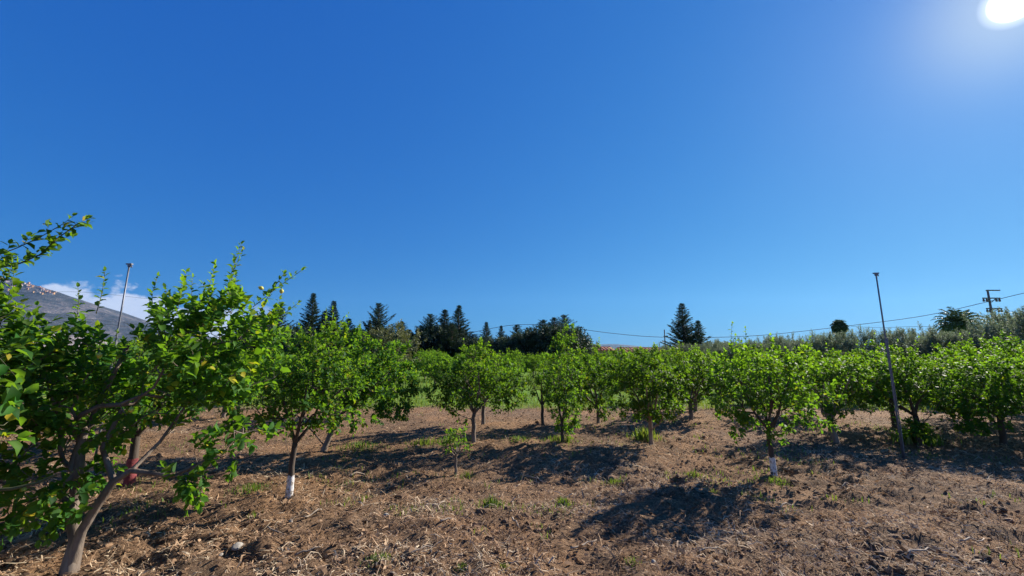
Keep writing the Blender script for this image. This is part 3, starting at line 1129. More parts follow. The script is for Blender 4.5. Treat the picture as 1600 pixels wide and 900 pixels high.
make_lemon((10.6, 9.9), 64, 'full lemon tree standing in deep shade behind the yellow green one at right', h=.5, r0=.055, bark='darkbark',
           blobs=[((0, 0, 1.12), (1.3, 1.1, .70), 1)], npts=330, group=FRONT, young=.4, top=8)
make_lemon((12.9, 11.2), 66, 'full lemon tree hidden low at the right edge in deep shade', h=.5, r0=.055, bark='darkbark',
           blobs=[((0, 0, 1.2), (1.4, 1.1, .80), 1)], npts=330, group=FRONT, young=.4, top=8)

# sapling
x, y = ground_at(712, 741)
make_lemon((x, y), 65, 'knee high lemon sapling on a thin stump in the clearing', h=.25, r0=.022, bark='bark',
           blobs=[((.0, 0, .42), (.19, .17, .17))], npts=34, lsize=.055, young=.5, top=3, toplen=(.08, .14), slen=(.06, .12), name='lemon_sapling', cat='sapling')

# --- generic variants, copied through the rows behind
ROW = 'lemon trees massed in the rows behind'
ROWL = 'lemon tree massed with its neighbours in the rows behind the front trees'
protos = []
vspec = [((1.1, 1.0, .58), 1.10, .45), ((.9, .9, .52), 1.05, .65), ((1.2, 1.0, .60), 1.14, .5), ((1.0, 1.1, .56), 1.08, .8)]
first_spots = [(-7.6, 11.2), (-4.2, 11.2), (4.6, 10.9), (7.9, 11.6)]
for k, ((rd, zc_, yg), sp_) in enumerate(zip(vspec, first_spots)):
    protos.append(make_lemon(sp_, 70 + k, ROWL, h=.5, r0=.055, blobs=[((0, 0, zc_), rd, 1), ((.3, 0, zc_ - .3), (rd[0] * .7, rd[1] * .7, .4), .3)],
                             npts=220, group=ROW, young=yg, lsize=.08, top=8))
r = np.random.default_rng(99)
spots = [(-11, 11.5), (15.6, 12.6), (-10.5, 7.8), (-7.2, 7.9)]
for D in (14.6, 17.9, 21.2, 24.5, 28, 32, 36, 40, 44):
    xw = 1.3 * D + 2
    for xx in np.arange(-xw, xw, 3.3 if D < 30 else 3.8):
        px = 800 + 640 * xx / D
        if D < 18.5 and 600 < px < 900:
            continue
        if D < 16 and 540 < px < 1000:
            continue
        # the olive line closes the orchard on the right
        if xx > 12 and D > 23.5 - (xx - 13) * 1.05:
            continue
        spots.append((xx + r.normal(0, .35), D + r.normal(0, .3)))
rowtrees = list(protos)
for q in spots:
    s = r.uniform(.86, 1.08)
    o = copy_tree(protos[r.integers(4)], q, r.random() * 6.28, (s, s, s * r.uniform(.9, 1.08)))
    rowtrees.append(o)

ORD = ['first', 'second', 'third', 'fourth', 'fifth', 'sixth', 'seventh', 'eighth', 'ninth', 'tenth', 'eleventh', 'twelfth', 'thirteenth',
       'fourteenth', 'fifteenth', 'sixteenth', 'seventeenth', 'eighteenth', 'nineteenth', 'twentieth']
for lo, hi, nm in ((0, 9.5, 'nearest side row'), (9.5, 13, 'row just behind the front trees'), (13, 16.2, 'second row back from the front trees'), (16.2, 19.5, 'third row back from the front trees')):
    sel = sorted([o for o in rowtrees if lo <= o.location.y < hi and abs(o.location.x) < 1.32 * o.location.y], key=lambda o: o.location.x / o.location.y)
    for i_, o in enumerate(sel):
        o['label'] = 'leafy lemon tree, %s from the left in the %s' % (ORD[i_], nm)

# --- olives on the right
OLV = 'olive trees in the grey hedge line'
ol = []
for k in range(3):
    ol.append(make_lemon(((20.6, 15.2), (16.8, 19.0), (13.4, 23.6))[k], 90 + k, 'grey green olive tree in the tall hedge line behind the right lemon trees', h=.7, r0=.09,
                         blobs=[((0, 0, 1.75), (1.6, 1.5, 1.10), 1)], npts=380, lsize=.12, wid=.5, mat='olive', bark='darkbark',
                         young=.3, group=OLV, top=36, toplen=(.25, .5), gap=.026, up=1.0, slen=(.2, .42), name='olive_tree', cat='olive tree'))
for k, (xx, D, s) in enumerate(((20.0, 16.1, 1.10), (19.0, 16.9, .85), (18.2, 17.9, .90), (22.0, 13.6, 1.1), (15.8, 20.6, .87), (14.7, 22.2, .84), (12.6, 25.4, .78), (11.6, 27.3, .76), (10.8, 29.5, .74), (13.9, 28.0, .84), (16.5, 26.2, .90), (19.0, 24.5, .92), (21.5, 22.0, .95), (24.0, 19.5, 1.15))):
    copy_tree(ol[k % 3], (xx, D), r.random() * 6.28, s)

ol[2].scale = (.85, .85, .80)
ol[1].scale = (.95, .95, .90)
for i_, o in enumerate(sorted([o for o in C.objects if o.name.startswith('olive_tree')], key=lambda o: o.location.x / o.location.y)):
    o['label'] = 'grey green olive tree, %s from the left in the hedge line on the right' % ORD[i_]

# dusty broadleaf behind the left trees
q = at(608, 560, 24)
make_lemon((q[0], 24), 95, 'dusty olive brown broadleaf tree below the conifers', h=1.2, r0=.12, blobs=[((0, 0, 2.15), (1.7, 1.4, 1.15), 1)], npts=320,
           lsize=.13, mat='dryleafy', bark='darkbark', top=10, toplen=(.3, .5), gap=.04, name='broadleaf_tree')


# ------------------------------------------------------------------ conifers
def make_conifer(loc, seed, label, group, H=7.0, W=1.4, taper=1.0, ragged=.3, name='conifer_tree'):
    r = np.random.default_rng(seed)
    root = empty(name, (loc[0], loc[1], 0))
    tag(root, label, 'conifer', group)
    mb = MB()
    mb.tube([(0, 0, -.2), (.02, 0, H * .4), (0, 0, H * .97)], [H * .022, H * .014, .02], 7)
    mb.build('trunk', M['darkbark'], root, True)
    p, a, n, L_, wv = [], [], [], [], []
    nb = int(H * 24)
    bm = MB()
    for i in range(nb):
        t = (i + r.random()) / nb
        z = H * (.06 + .93 * t)
        ln = W * (1 - t) ** taper * r.uniform(1 - ragged, 1 + ragged * .6) * (1.12 if i % 7 < 3 else .72) + .04
        az_ = i * 2.4 + r.normal(0, .3)
        d0 = np.array([math.cos(az_), math.sin(az_), .15 + .5 * t])
        q = np.array([0, 0, z])
        steps = max(3, int(ln / .13))
        ends = [q.copy()]
        for s in range(steps):
            d0 = nrm(d0 + np.array([0, 0, .07]) + r.normal(0, .04, 3))
            q = q + d0 * ln / steps
            fr = s / steps
            sdv = nrm(np.cross(d0, [0, 0, 1]))
            for k in range(7):
                sg = 1 if k % 2 else -1
                dirn = nrm(d0 * .7 + sdv * sg * r.uniform(.3, .9) + np.array([0, 0, r.normal(.05, .35)]))
                p.append(q + r.normal(0, .03, 3))
                a.append(dirn)
                n.append(np.array([0, 0, 1]) + r.normal(0, .6, 3))
                L_.append(r.uniform(.24, .42) * (1.1 - .35 * fr) * (1 - .62 * t))
            ends.append(q.copy())
        bm.tube([ends[0], ends[len(ends) // 2], ends[-1]], [.022, .014, .006], 3, False)
        p.append(q); a.append(d0); n.append(np.array([0, 0, 1.])); L_.append(.34 * (1 - .5 * t))
    for k in range(6):
        p.append(np.array([0, 0, H * (.93 + k * .011)])); a.append(nrm(np.array([r.normal(0, .25), r.normal(0, .25), 1]))); n.append(np.array([1., 0, 0])); L_.append(.16)
    bm.build('branches', M['darkbark'], root, kind='stuff')
    p, a, n, L_ = map(np.array, (p, a, n, L_))
    meshobj('crown', leaf_mesh('crown', p, a, n, L_, r.random(len(p)) * .5, M['conifer'], .55, seed, True), root, 'stuff')
    return root


DC = 48.0
cf = [(490, 458, 18, 1), (437, 476, 20, 0), (408, 492, 17, 2), (522, 470, 17, 1), (508, 486, 16, 3), (545, 498, 16, 3), (560, 512, 18, 0), (593, 474, 19, 2), (578, 500, 12, 1), (628, 502, 17, 0),
      (640, 515, 14, 3), (658, 508, 15, 1), (673, 491, 19, 2), (695, 484, 17, 3), (717, 477, 19, 1), (706, 505, 18, 0), (760, 503, 12, 1), (783, 509, 9, 3), (808, 507, 17, 0),
      (828, 512, 14, 2), (848, 500, 20, 2), (866, 496, 20, 0), (882, 492, 18, 2), (905, 516, 15, 3), (740, 522, 18, 2), (1065, 474, 19, 1), (1090, 501, 14, 3)]
words = ['first', 'second', 'third', 'fourth', 'fifth', 'sixth', 'seventh', 'eighth', 'ninth', 'tenth', 'eleventh', 'twelfth', 'thirteenth', 'fourteenth',
         'fifteenth', 'sixteenth', 'seventeenth', 'eighteenth', 'nineteenth', 'twentieth', 'twenty-first', 'twenty-second', 'twenty-third', 'twenty-fourth', 'twenty-fifth']
rank = {c: i for i, c in enumerate(sorted(cf[:25]))}
CG = 'dark conifers in the windbreak behind the orchard'
cproto = []
kinds = [(7.0, 1.9, .75, .55), (7.5, 1.75, .95, .35), (7.0, 2.0, .62, .6), (6.5, 1.5, .85, .35)]
r = np.random.default_rng(5)
for i, c in enumerate(cf):
    px, py, wd, kd = c
    D = DC + r.uniform(-4, 4)
    q = at(px, py, D)
    H = q[2]
    if i == 25:
        lab = 'tallest dark conifer with tiered branches standing alone right of centre'
    elif i == 26:
        lab = 'smaller pointed conifer tucked against the lone tall one'
    else:
        lab = 'dark conifer, %s from the left in the windbreak behind the orchard' % words[rank[c]]
    K = kinds[kd]
    got = next((pr for pr in cproto if pr[1] == kd), None)
    if got is None or i == 25:
        pr = make_conifer((q[0], D), 200 + i, lab, CG if i < 25 else None, *K) if i != 25 else make_conifer((q[0], D), 230, lab, None, 7.5, 1.7, .85, .22)
        if i != 25:
            cproto.append((pr, kd))
    else:
        pr = copy_tree(got[0], (q[0], D), r.random() * 6.28, 1.0, lab, CG if i < 25 else None, z0=0)
        if i >= 25 and 'group' in pr:
            del pr['group']
    wm = wd / 640 * D * 1.15
    base = 1.7 if i == 25 else K[1]
    hh = 7.5 if i == 25 else K[0]
    pr.scale = (wm / base * 1.9, wm / base * 1.9, H / hh)

# dark broadleaf trees under and beside the conifers
r = np.random.default_rng(77)
dk = make_lemon((at(455, 560, 43)[0], 43), 97, 'dark rounded evergreen tree in the undergrowth below the conifers', h=1.4, r0=.14,
                blobs=[((0, 0, 2.5), (2.4, 2.0, 1.5), 1)], npts=330, lsize=.24, mat='conifer', bark='darkbark', top=8, toplen=(.4, .8), gap=.07,
                slen=(.3, .6), name='evergreen_tree', group='dark rounded evergreens below the conifers')
for px, top in ((400, 515), (428, 511), (475, 513), (505, 513), (540, 517), (590, 515), (620, 523), (655, 521), (682, 511), (706, 513), (735, 530), (765, 528), (800, 525), (826, 521), (852, 513), (880, 511), (905, 529)):
    D = 46 + r.uniform(-3, 4)
    q = at(px, top, D)
    s = q[2] / 4.1
    copy_tree(dk, (q[0], D), r.random() * 6.28, (s * .95, s * .95, s), z0=0)
for i_, o in enumerate(sorted([o for o in C.objects if o.name.startswith('evergreen_tree')], key=lambda o: o.location.x / o.location.y)):
    o['label'] = 'dark rounded evergreen, %s from the left in the undergrowth below the conifers' % ORD[i_]

# far low trees along the horizon
fl = make_lemon((at(1135, 560, 58)[0], 58), 98, 'low dusky tree on the skyline beyond the orchard', h=1.0, r0=.12,
                blobs=[((0, 0, 1.9), (2.2, 1.6, 1.1), 1)], npts=200, lsize=.26, mat='dryleafy', bark='darkbark', top=6, toplen=(.4, .8), gap=.09,
                slen=(.3, .6), name='skyline_tree', group='low dusky trees on the skyline')
for px, top in ((925, 540), (908, 536), (1000, 545), (1110, 541), (1160, 540), (1185, 538), (1210, 536), (1240, 534), (350, 530), (300, 530), (250, 530), (200, 535), (150, 540), (90, 545), (30, 545)):
    D = 60 + r.uniform(-4, 4)
    q = at(px, top, D)
    s = q[2] / 3.1
    copy_tree(fl, (q[0], D), r.random() * 6.28, (s * .9, s * .9, s), z0=0)


for i_, o in enumerate(sorted([o for o in C.objects if o.name.startswith('skyline_tree')], key=lambda o: o.location.x / o.location.y)):
    o['label'] = 'low dusky tree, %s from the left among those on the far skyline' % ORD[i_]


# ------------------------------------------------------------------ palms
def frond(Lv, base, az_, el_, ln, r, droop, w_):
    d = np.array([math.cos(az_) * math.cos(el_), math.sin(az_) * math.cos(el_), math.sin(el_)])
    q = base.copy()
    pts = [q.copy()]
    k = 14
    for i in range(k):
        d = nrm(d + np.array([0, 0, -droop / k * (1 + i / k)]))
        q = q + d * ln / k
        pts.append(q.copy())
        sd = nrm(np.cross(d, [0, 0, 1]) + 1e-6)
        if i > 1:
            for sg in (-1, 1):
                a = nrm(sd * sg + d * .8 + np.array([0, 0, -.15]) + r.normal(0, .08, 3))
                Lv.add(q.copy(), a, np.array([0, 0, 1.]) + r.normal(0, .2, 3), w_ * math.sin(math.pi * min(.95, (i + 2) / (k + 2))) ** .5, r.random() * .5)
    return pts


def make_palm(px, py, D, label, crown, ln, nf, spread, droop, seed, rt):
    q = at(px, py, D)
    root = empty('palm_tree', (q[0], D, 0))
    tag(root, label, 'palm')
    r = np.random.default_rng(seed)
    zt = q[2] - crown
    mb = MB()
    pts = [(0, 0, -.2)] + [(0, 0, zt * t) for t in np.linspace(.05, 1, 22)]
    mb.tube(pts, [rt * 1.2] + [rt * (1 + .08 * (i % 2)) for i in range(22)], 10)
    mb.build('trunk', M['darkbark'], root, True)
    Lv, st = Leaves(), []
    for i in range(nf):
        e = R(spread[0] + (spread[1] - spread[0]) * (i + .5) / nf)
        st.append((frond(Lv, np.array([0, 0, zt]), i * 2.4, e, ln * r.uniform(.85, 1.1), r, droop, ln * (.28 if nf < 100 else .42)), .02))
    meshobj('frond_ribs', stem_mesh(st, M['twig']), root, 'stuff')
    p, a, n, L_, y = Lv.arr()
    meshobj('fronds', leaf_mesh('fronds', p, a, n, L_, y, M['palm'], .22, seed), root, 'stuff')


make_palm(1310, 502, 50, 'dark mop headed palm standing alone above the olive line', .72, .95, 150, (-80, 85), 1.1, 3, .5)
make_palm(1497, 502, 30, 'feathery palm showing its fronds above the olives near the power pole', .3, 1.45, 60, (-20, 80), 1.0, 4, .22)


# ------------------------------------------------------------------ posts, power pole, wires
def metal_post(px0, py0, base, D, label, r0, hose):
    q = at(px0, py0, D)
    bxx, byy = base
    root = empty('irrigation_post', (bxx, byy, float(GH(bxx, byy))))
    tag(root, label, 'post', 'irrigation posts in the orchard')
    tx, tz = q[0] - bxx, q[2] - root.location.z
    mb = MB()
    ln = [(tx * t, 0, tz * t) for t in (0, .25, .5, .75, 1)]
    ln[0] = (0, 0, -.15)
    mb.tube(ln, [r0, r0, r0 * .9, r0 * .8, r0 * .75], 10)
    mb.build('pipe', M['steel'], root, True)
    h = MB()
    h.tube([(tx, 0, tz - .01), (tx, 0, tz + .03)], [r0 * 1.6, r0 * 1.6], 10)
    h.box((tx, 0, tz + .035), (.09, .035, .02))
    h.tube([(tx + .03, 0, tz + .02), (tx + .045, 0, tz - .02)], [.008, .008], 6)
    h.build('sprinkler_head', M['steel'], root)
    for t in ((.25, .55, .62) if hose else (.6,)):
        c = MB()
        c.tube([(tx * t, 0, tz * t - .02), (tx * t, 0, tz * t + .02)], r0 * 1.35, 10)
        c.build('clamp', M['blackplastic'], root)
    if hose:
        c = MB()
        c.tube([(tx * t + .020 + .005 * math.sin(9 * t), -.010, tz * t) for t in np.linspace(0, .64, 14)], .008, 6)
        c.build('hose', M['blackplastic'], root, True)


x, y = ground_at(1411, 714)
metal_post(1369, 430, (x, y), y, 'thin grey metal irrigation post on the right rising above the trees', .015, True)
q = at(188, 495, 6.4)
metal_post(202, 416, (q[0] - .06, 6.4), 6.4, 'thin grey metal irrigation post poking up behind the left tree', .015, False)

# power pole
Dp = 45.0
q = at(1541, 453, Dp)
pb = at(1549, 560, Dp)
pole = empty('power_pole', (q[0] + .15, Dp, 0))
tag(pole, 'dark power pole with three crossarms above the hedge at right', 'utility pole')
H = q[2]
MB().tube([(0, 0, -.5), (0, 0, H * .6), (-.02, 0, H)], [.15, .12, .09], 10).build('pole', M['wood'], pole, True)
arms = [(H - .08, 1.5, 0.35), (H - .95, 1.9, 0.0), (H - 2.1, 1.7, .1)]
for za, wa, off in arms:
    arm = MB().box((off, -.2, za), (wa, .12, .12)).build('crossarm', M['wood'], pole)
    if za < H - .5:
        for sx in (-.46, -.28, .28, .46):
            ins = MB().tube([(off + wa * sx, -.2, za - .06), (off + wa * sx, -.2, za - .18), (off + wa * sx, -.2, za - .36), (off + wa * sx, -.2, za - .4)], [.03, .09, .10, .03], 8)
            ins.build('insulator', M['porcelain'], arm)
        MB().tube([(off - wa * .3, -.16, za), (0, -.16, za - .45)], .035, 6).build('brace', M['steel'], pole)
        MB().tube([(off + wa * .3, -.16, za), (0, -.16, za - .45)], .035, 6).build('brace', M['steel'], pole)
for sx, zb in ((-.9, H - 3.0), (.75, H - 3.1)):
    MB().tube([(0, -.2, zb - .2), (sx * .5, -.2, zb - .3), (sx, -.2, zb - .1), (sx * 1.6, -.2, zb + .05)], .06, 6).build('bracket', M['steel'], pole)


def wire(pts, label, rr=.028, grp='overhead wires'):
    P_ = [at(*p) for p in pts]
    # Catmull-Rom
    out = []
    P_ = [2 * P_[0] - P_[1]] + P_ + [2 * P_[-1] - P_[-2]]
    for i in range(1, len(P_) - 2):
        for t in np.linspace(0, 1, 8, endpoint=False):
            a, b, c, e = P_[i - 1], P_[i], P_[i + 1], P_[i + 2]
            out.append(.5 * (2 * b + (c - a) * t + (2 * a - 5 * b + 4 * c - e) * t * t + (3 * b - a - 3 * c + e) * t ** 3))
    out.append(P_[-2])
    o = MB().tube(out, rr, 5).build('overhead_wire', M['wire'], None, True)
    tag(o, label, 'wire', grp)


wire([(1720, 432, 38), (1600, 458, 42), (1541, 472, 44.8), (1440, 494, 47), (1310, 511, 50), (1200, 523, 52), (1120, 527, 53), (1040, 527, 54)],
     'long cable sagging from the power pole leftwards past the palm', .03)
wire([(1038, 527, 54), (1000, 525, 54), (950, 520, 54), (905, 514, 54), (860, 508, 54), (800, 508, 54), (735, 520, 54), (700, 528, 54)],
     'cable running from the thin post left behind the conifers', .03)
wire([(1545, 515, 46), (1440, 510, 50), (1380, 512, 54), (1330, 510, 58)], 'faint lower cable just above the olive tops', .018)
p0 = at(1038, 515, 54)
tp = empty('telephone_post', (p0[0], 54, 0))
tag(tp, 'thin dark post sticking up beside the red tiled roof', 'post')
MB().tube([(0, 0, -.3), (0, 0, p0[2])], [.10, .07], 8).build('pole', M['wood'], tp, True)
MB().box((0, -.08, p0[2] - .9), (.5, .06, .06)).build('crossarm', M['wood'], tp)
for k, (a, b) in enumerate((((-60, 452), (150, 458)), ((-60, 476), (170, 502)), ((-60, 484), (170, 507)))):
    wire([(a[0], a[1], 40), ((a[0] + b[0]) / 2, (a[1] + b[1]) / 2 + 3, 42), (b[0], b[1], 44), (b[0] + 230, b[1] + 28, 50)],
         ['upper thin cable crossing in front of the left hillside', 'middle thin cable crossing in front of the left hillside',
          'lowest thin cable crossing in front of the left hillside'][k], .012)


# ------------------------------------------------------------------ farm buildings
def house(px0, px1, ytop, D, label, wall, roof, depth=8, rh=.9, tilt=0):
    a, b = at(px0, ytop, D), at(px1, ytop, D)
    W, H_ = b[0] - a[0], a[2]
    root = empty('farm_building', ((a[0] + b[0]) / 2, D, 0), tilt)
    tag(root, label, 'building')
    he = H_ - rh
    mb = MB()
    t = .25
    mb.box((0, 0, he / 2), (W, t, he)).box((0, depth, he / 2), (W, t, he))
    mb.box((-W / 2 + t / 2, depth / 2, he / 2), (t, depth - t - .01, he)).box((W / 2 - t / 2, depth / 2, he / 2), (t, depth - t - .01, he))
    mb.build('wall', wall, root)
    # gables
    for sx in (-1, 1):
        g_ = MB()
        xg = sx * (W / 2 - t / 2)
        g_.v += [Vector((xg + dx, yy, zz)) for dx in (-t / 2, t / 2) for yy, zz in ((0, he + .002), (depth, he + .002), (depth / 2, H_ - .1))]
        g_.f += [[0, 1, 2], [5, 4, 3], [0, 3, 4, 1], [1, 4, 5, 2], [2, 5, 3, 0]]
        g_.build('gable', wall, root)
    rf = MB()
    sl = math.atan2(rh, depth / 2)
    ll = math.hypot(rh, depth / 2) + .4
    for sg in (0, 1):
        Mx = Matrix.Rotation(sl if sg == 0 else -sl, 3, 'X')
        rf.box((0, depth / 4 if sg == 0 else depth * 3 / 4, he + rh / 2 + .02), (W + .5, ll, .10), Mx)
    ro = rf.build('roof', roof, root)
    nrow = int(W / .45)
    tl = MB()
    for i in range(nrow):
        xx = -W / 2 + (i + .5) * W / nrow
        tl.tube([(xx, -.25, he - .02 + .08), (xx, depth / 2, H_ + .06)], .09, 5, False)
    tl.build('tile_rows', roof, ro, True, 'stuff')
    for i in range(3):
        xx = -W / 2 + W * (i + .5) / 3
        f = MB().box((xx, -.14, he * .55), (.95, .05, 1.1)).build('window', wall, root)
        MB().box((xx, -.175, he * .55), (.8, .03, .95)).build('pane', M['glass'], f)
    return root


house(978, 1062, 543, 62, 'low farmhouse with red tiled roof behind the dark round tree', M['plaster'], M['tile'])
house(926, 958, 542, 60, 'small ochre farm building between conifers and red roof', M['ochre'], M['tile'], 6, .5)


# ------------------------------------------------------------------ mountain with hilltop town
def hill_mat():
    m, nt = newmat('scrubby_mountainside')
    tc = N(nt, 'ShaderNodeTexCoord').outputs['Object']
    n1 = N(nt, 'ShaderNodeTexNoise', i_Scale=.0045, i_Detail=9.0, i_Roughness=.66)
    n2 = N(nt, 'ShaderNodeTexNoise', i_Scale=.03, i_Detail=8.0, i_Roughness=.7)
    nt.links.new(tc, n1.inputs['Vector'])
    nt.links.new(tc, n2.inputs['Vector'])
    f = MATH(nt, 'ADD', MATH(nt, 'MULTIPLY', n1.outputs['Fac'], .6), MATH(nt, 'MULTIPLY', n2.outputs['Fac'], .4))
    col = RAMP(nt, f, [(.40, (.016, .020, .020)), (.5, (.045, .045, .045)), (.57, (.12, .10, .095)), (.66, (.28, .24, .21))])
    # the bare quarry face
    sp_ = N(nt, 'ShaderNodeSeparateXYZ')
    nt.links.new(tc, sp_.inputs[0])
    qx = MATH(nt, 'DIVIDE', MATH(nt, 'SUBTRACT', sp_.outputs['X'], -1990.0), 330.0)
    qy = MATH(nt, 'DIVIDE', MATH(nt, 'SUBTRACT', sp_.outputs['Y'], 1690.0), 330.0)
    dd = MATH(nt, 'ADD', MATH(nt, 'MULTIPLY', qx, qx), MATH(nt, 'MULTIPLY', qy, qy))
    dd = MATH(nt, 'ADD', dd, MATH(nt, 'MULTIPLY', MATH(nt, 'SUBTRACT', n1.outputs['Fac'], .5), 3.0))
    qf = MATH(nt, 'MULTIPLY', MATH(nt, 'SUBTRACT', 1.0, dd), 3.0, clamp=True)
    col = MIX(nt, qf, col, MIX(nt, n2.outputs['Fac'], (.26, .19, .15), (.50, .41, .34)))
    bs = N(nt, 'ShaderNodeBsdfPrincipled', i_Roughness=.95)
    nt.links.new(col, bs.inputs['Base Color'])
    bp = N(nt, 'ShaderNodeBump', i_Strength=1.0, i_Distance=22.0)
    nt.links.new(n2.outputs['Fac'], bp.inputs['Height'])
    nt.links.new(bp.outputs[0], bs.inputs['Normal'])
    nt.links.new(bs.outputs[0], N(nt, 'ShaderNodeOutputMaterial').inputs[0])
    return m


RY = 2500.0
sky_line = [(-520, 440), (-260, 412), (-100, 415), (0, 434), (25, 437), (60, 446), (100, 459), (150, 482), (215, 503), (270, 522), (330, 540), (400, 551), (520, 556), (600, 560)]
rx = np.array([at(a, b, RY)[0] for a, b in sky_line])
rz_ = np.array([at(a, b, RY)[2] for a, b in sky_line])


def mount_h(x, y):
    H_ = np.interp(x, rx, rz_)
    t = np.where(y < RY, (y - 1150) / (RY - 1150), (4400 - y) / (4400 - RY))
    t = np.clip(t, 0, 1)
    prof = t ** 1.15
    nz = vnoise(x / 420, y / 420, 5) * 90 + vnoise(x / 170, y / 400, 6) * 80 + vnoise(x / 60, y / 60, 7) * 16 + vnoise(x / 25, y / 25, 8) * 6
    rough = np.where(y < RY, 1 - np.clip((y - 2200) / 300, 0, 1) * .92, .3)
    return H_ * prof + nz * rough * np.clip(H_ / 200, 0, 1) * np.clip(t * 3, 0, 1) * np.where(t > 0, 1, 0) - 2


mx_, my_ = np.arange(-4500, -700, 20.0), np.concatenate([np.arange(1100, 2700, 14.0), np.arange(2700, 4500, 90.0)])
X, Y = np.meshgrid(mx_, my_)
Z = mount_h(X, Y)
ii = np.arange(X.size).reshape(X.shape)
Q = np.stack([ii[:-1, :-1], ii[:-1, 1:], ii[1:, 1:], ii[1:, :-1]], -1).reshape(-1, 4)
o = meshobj('mountain', npmesh('mountain', np.stack([X, Y, Z], -1).reshape(-1, 3), Q, hill_mat()))
tag(o, kind='structure')
# the low blue hill on the horizon right of centre
xx = np.arange(-1500, 4200, 45.0)
yy = np.arange(3500, 4450, 50.0)
X, Y = np.meshgrid(xx, yy)
Z = 75 * np.sin(np.clip((Y - 3500) / 950, 0, 1) * math.pi) * (np.exp(-((X - 950) / 500) ** 2) + .25) + vnoise(X / 300, Y / 300, 3) * 14 - 8
ii = np.arange(X.size).reshape(X.shape)
Q = np.stack([ii[:-1, :-1], ii[:-1, 1:], ii[1:, 1:], ii[1:, :-1]], -1).reshape(-1, 4)
o = meshobj('distant_hills', npmesh('distant_hills', np.stack([X, Y, Z], -1).reshape(-1, 3), Q, hill_mat()))
tag(o, kind='structure')


def town_house(w_, d_, h_, wallm):
    root = empty('town_house')
    MB().box((0, 0, h_ / 2 - 3), (w_, d_, h_ + 6)).build('wall', wallm, root)
    g_ = MB()
    e = .6
    g_.v += [Vector(v) for v in ((-w_ / 2 - e, -d_ / 2 - e, h_ + .02), (w_ / 2 + e, -d_ / 2 - e, h_ + .02), (w_ / 2 + e, d_ / 2 + e, h_ + .02), (-w_ / 2 - e, d_ / 2 + e, h_ + .02),
                                 (-w_ / 2 - e, 0, h_ + 2.2), (w_ / 2 + e, 0, h_ + 2.2))]
    g_.f += [[0, 1, 5, 4], [2, 3, 4, 5], [0, 4, 3], [1, 2, 5], [3, 2, 1, 0]]
    g_.build('roof', M['tile'], root)
    wb = MB()
    for fz in np.arange(2, h_ - 1, 3):
        for fx in np.arange(-w_ / 2 + 2, w_ / 2 - 1, 3.2):
            wb.box((fx, -d_ / 2 - .03, fz), (1.1, .12, 1.5))
    wb.build('windows', M['glass'], root, kind='stuff')
    return root


hp = [town_house(11, 9, 8, M['plaster']), town_house(15, 10, 6.5, M['plaster']), town_house(9, 9, 11, M['ochre'])]
r = np.random.default_rng(44)
k = 0
for i in range(95):
    px = r.uniform(-40, 100) if i < 80 else r.uniform(20, 95)
    dy = abs(r.normal(0, 55)) + 4 if i < 80 else r.uniform(100, 420)
    Yh = RY - dy
    X_ = at(px, 450, RY)[0]
    z = float(mount_h(np.array(X_), np.array(Yh)))
    lab = 'tiny pale house with terracotta roof in the hilltop town at far left' if i < 80 else 'tiny lone house on the slope below the hilltop town'
    grp = 'houses of the hilltop town' if i < 80 else 'lone houses on the mountain slope'
    if k < 3:
        o = hp[k]
        o.location = (X_, Yh, z)
        o.rotation_euler = (0, 0, r.normal(.4, .5))
        tag(o, lab, 'house', grp)
    else:
        copy_tree(hp[i % 3], (X_, Yh), r.normal(.4, .5), r.uniform(.6, 1.0), lab, grp, z0=z)
        tag(C.objects[-1], None)
    k += 1
for o in list(C.objects):
    if o.name.startswith('town_house') and 'category' not in o:
        o['category'] = 'house'


# ------------------------------------------------------------------ grass, weeds, stones, sticks
def grass_mesh(name, xs, ys, hs, seed, mat='grass', bend=.5, zb=None, young=None):
    r = np.random.default_rng(seed)
    n = len(xs)
    an = r.random(n) * 6.28
    z = DZ(xs, ys) if zb is None else np.full(n, zb)
    P = np.stack([xs, ys, z - .01], -1)
    ln = np.stack([np.cos(an), np.sin(an), np.zeros(n)], -1)
    sd = np.stack([-np.sin(an), np.cos(an), np.zeros(n)], -1)
    w_ = (hs * r.uniform(.05, .10, n))[:, None]
    b = (r.random(n) * bend)[:, None]
    up = np.array([0, 0, 1.])
    h = hs[:, None]
    V = np.stack([P - sd * w_, P + sd * w_, P + up * h * .55 + ln * h * b * .3 - sd * w_ * .8, P + up * h * .55 + ln * h * b * .3 + sd * w_ * .8,
                  P + up * h * (1 - b * .4) + ln * h * b], 1).reshape(-1, 3)
    o5 = (np.arange(n) * 5)[:, None]
    T = np.concatenate([o5 + [[0, 1, 3]], o5 + [[0, 3, 2]], o5 + [[2, 3, 4]]], 0)
    yv = r.random(n) * .6 if young is None else young
    return npmesh(name, V, T, M[mat], False, {'tint': np.repeat(r.random(n), 5), 'young': np.repeat(yv, 5)})


r = np.random.default_rng(12)
n = 42000
ys = 12.4 * (34 / 12.4) ** r.random(n)
xs = (r.random(n) * 2 - 1) * 1.1 * ys
dens = vnoise(xs / 1.6, ys / 1.1, 91) + np.clip((ys - 13.2) * .5, -.9, .6)
k = dens > -.1
xs, ys = xs[k], ys[k]
hs = r.uniform(.06, .17, len(xs)) * (1 + (ys > 20) * .5)
o = meshobj('grass_strip', grass_mesh('grass_strip', xs, ys, hs * 1.1, 13, young=r.uniform(.4, 1.0, len(xs))))
tag(o, 'bright green grass growing on the ground beyond the bare soil', 'grass', kind='stuff')
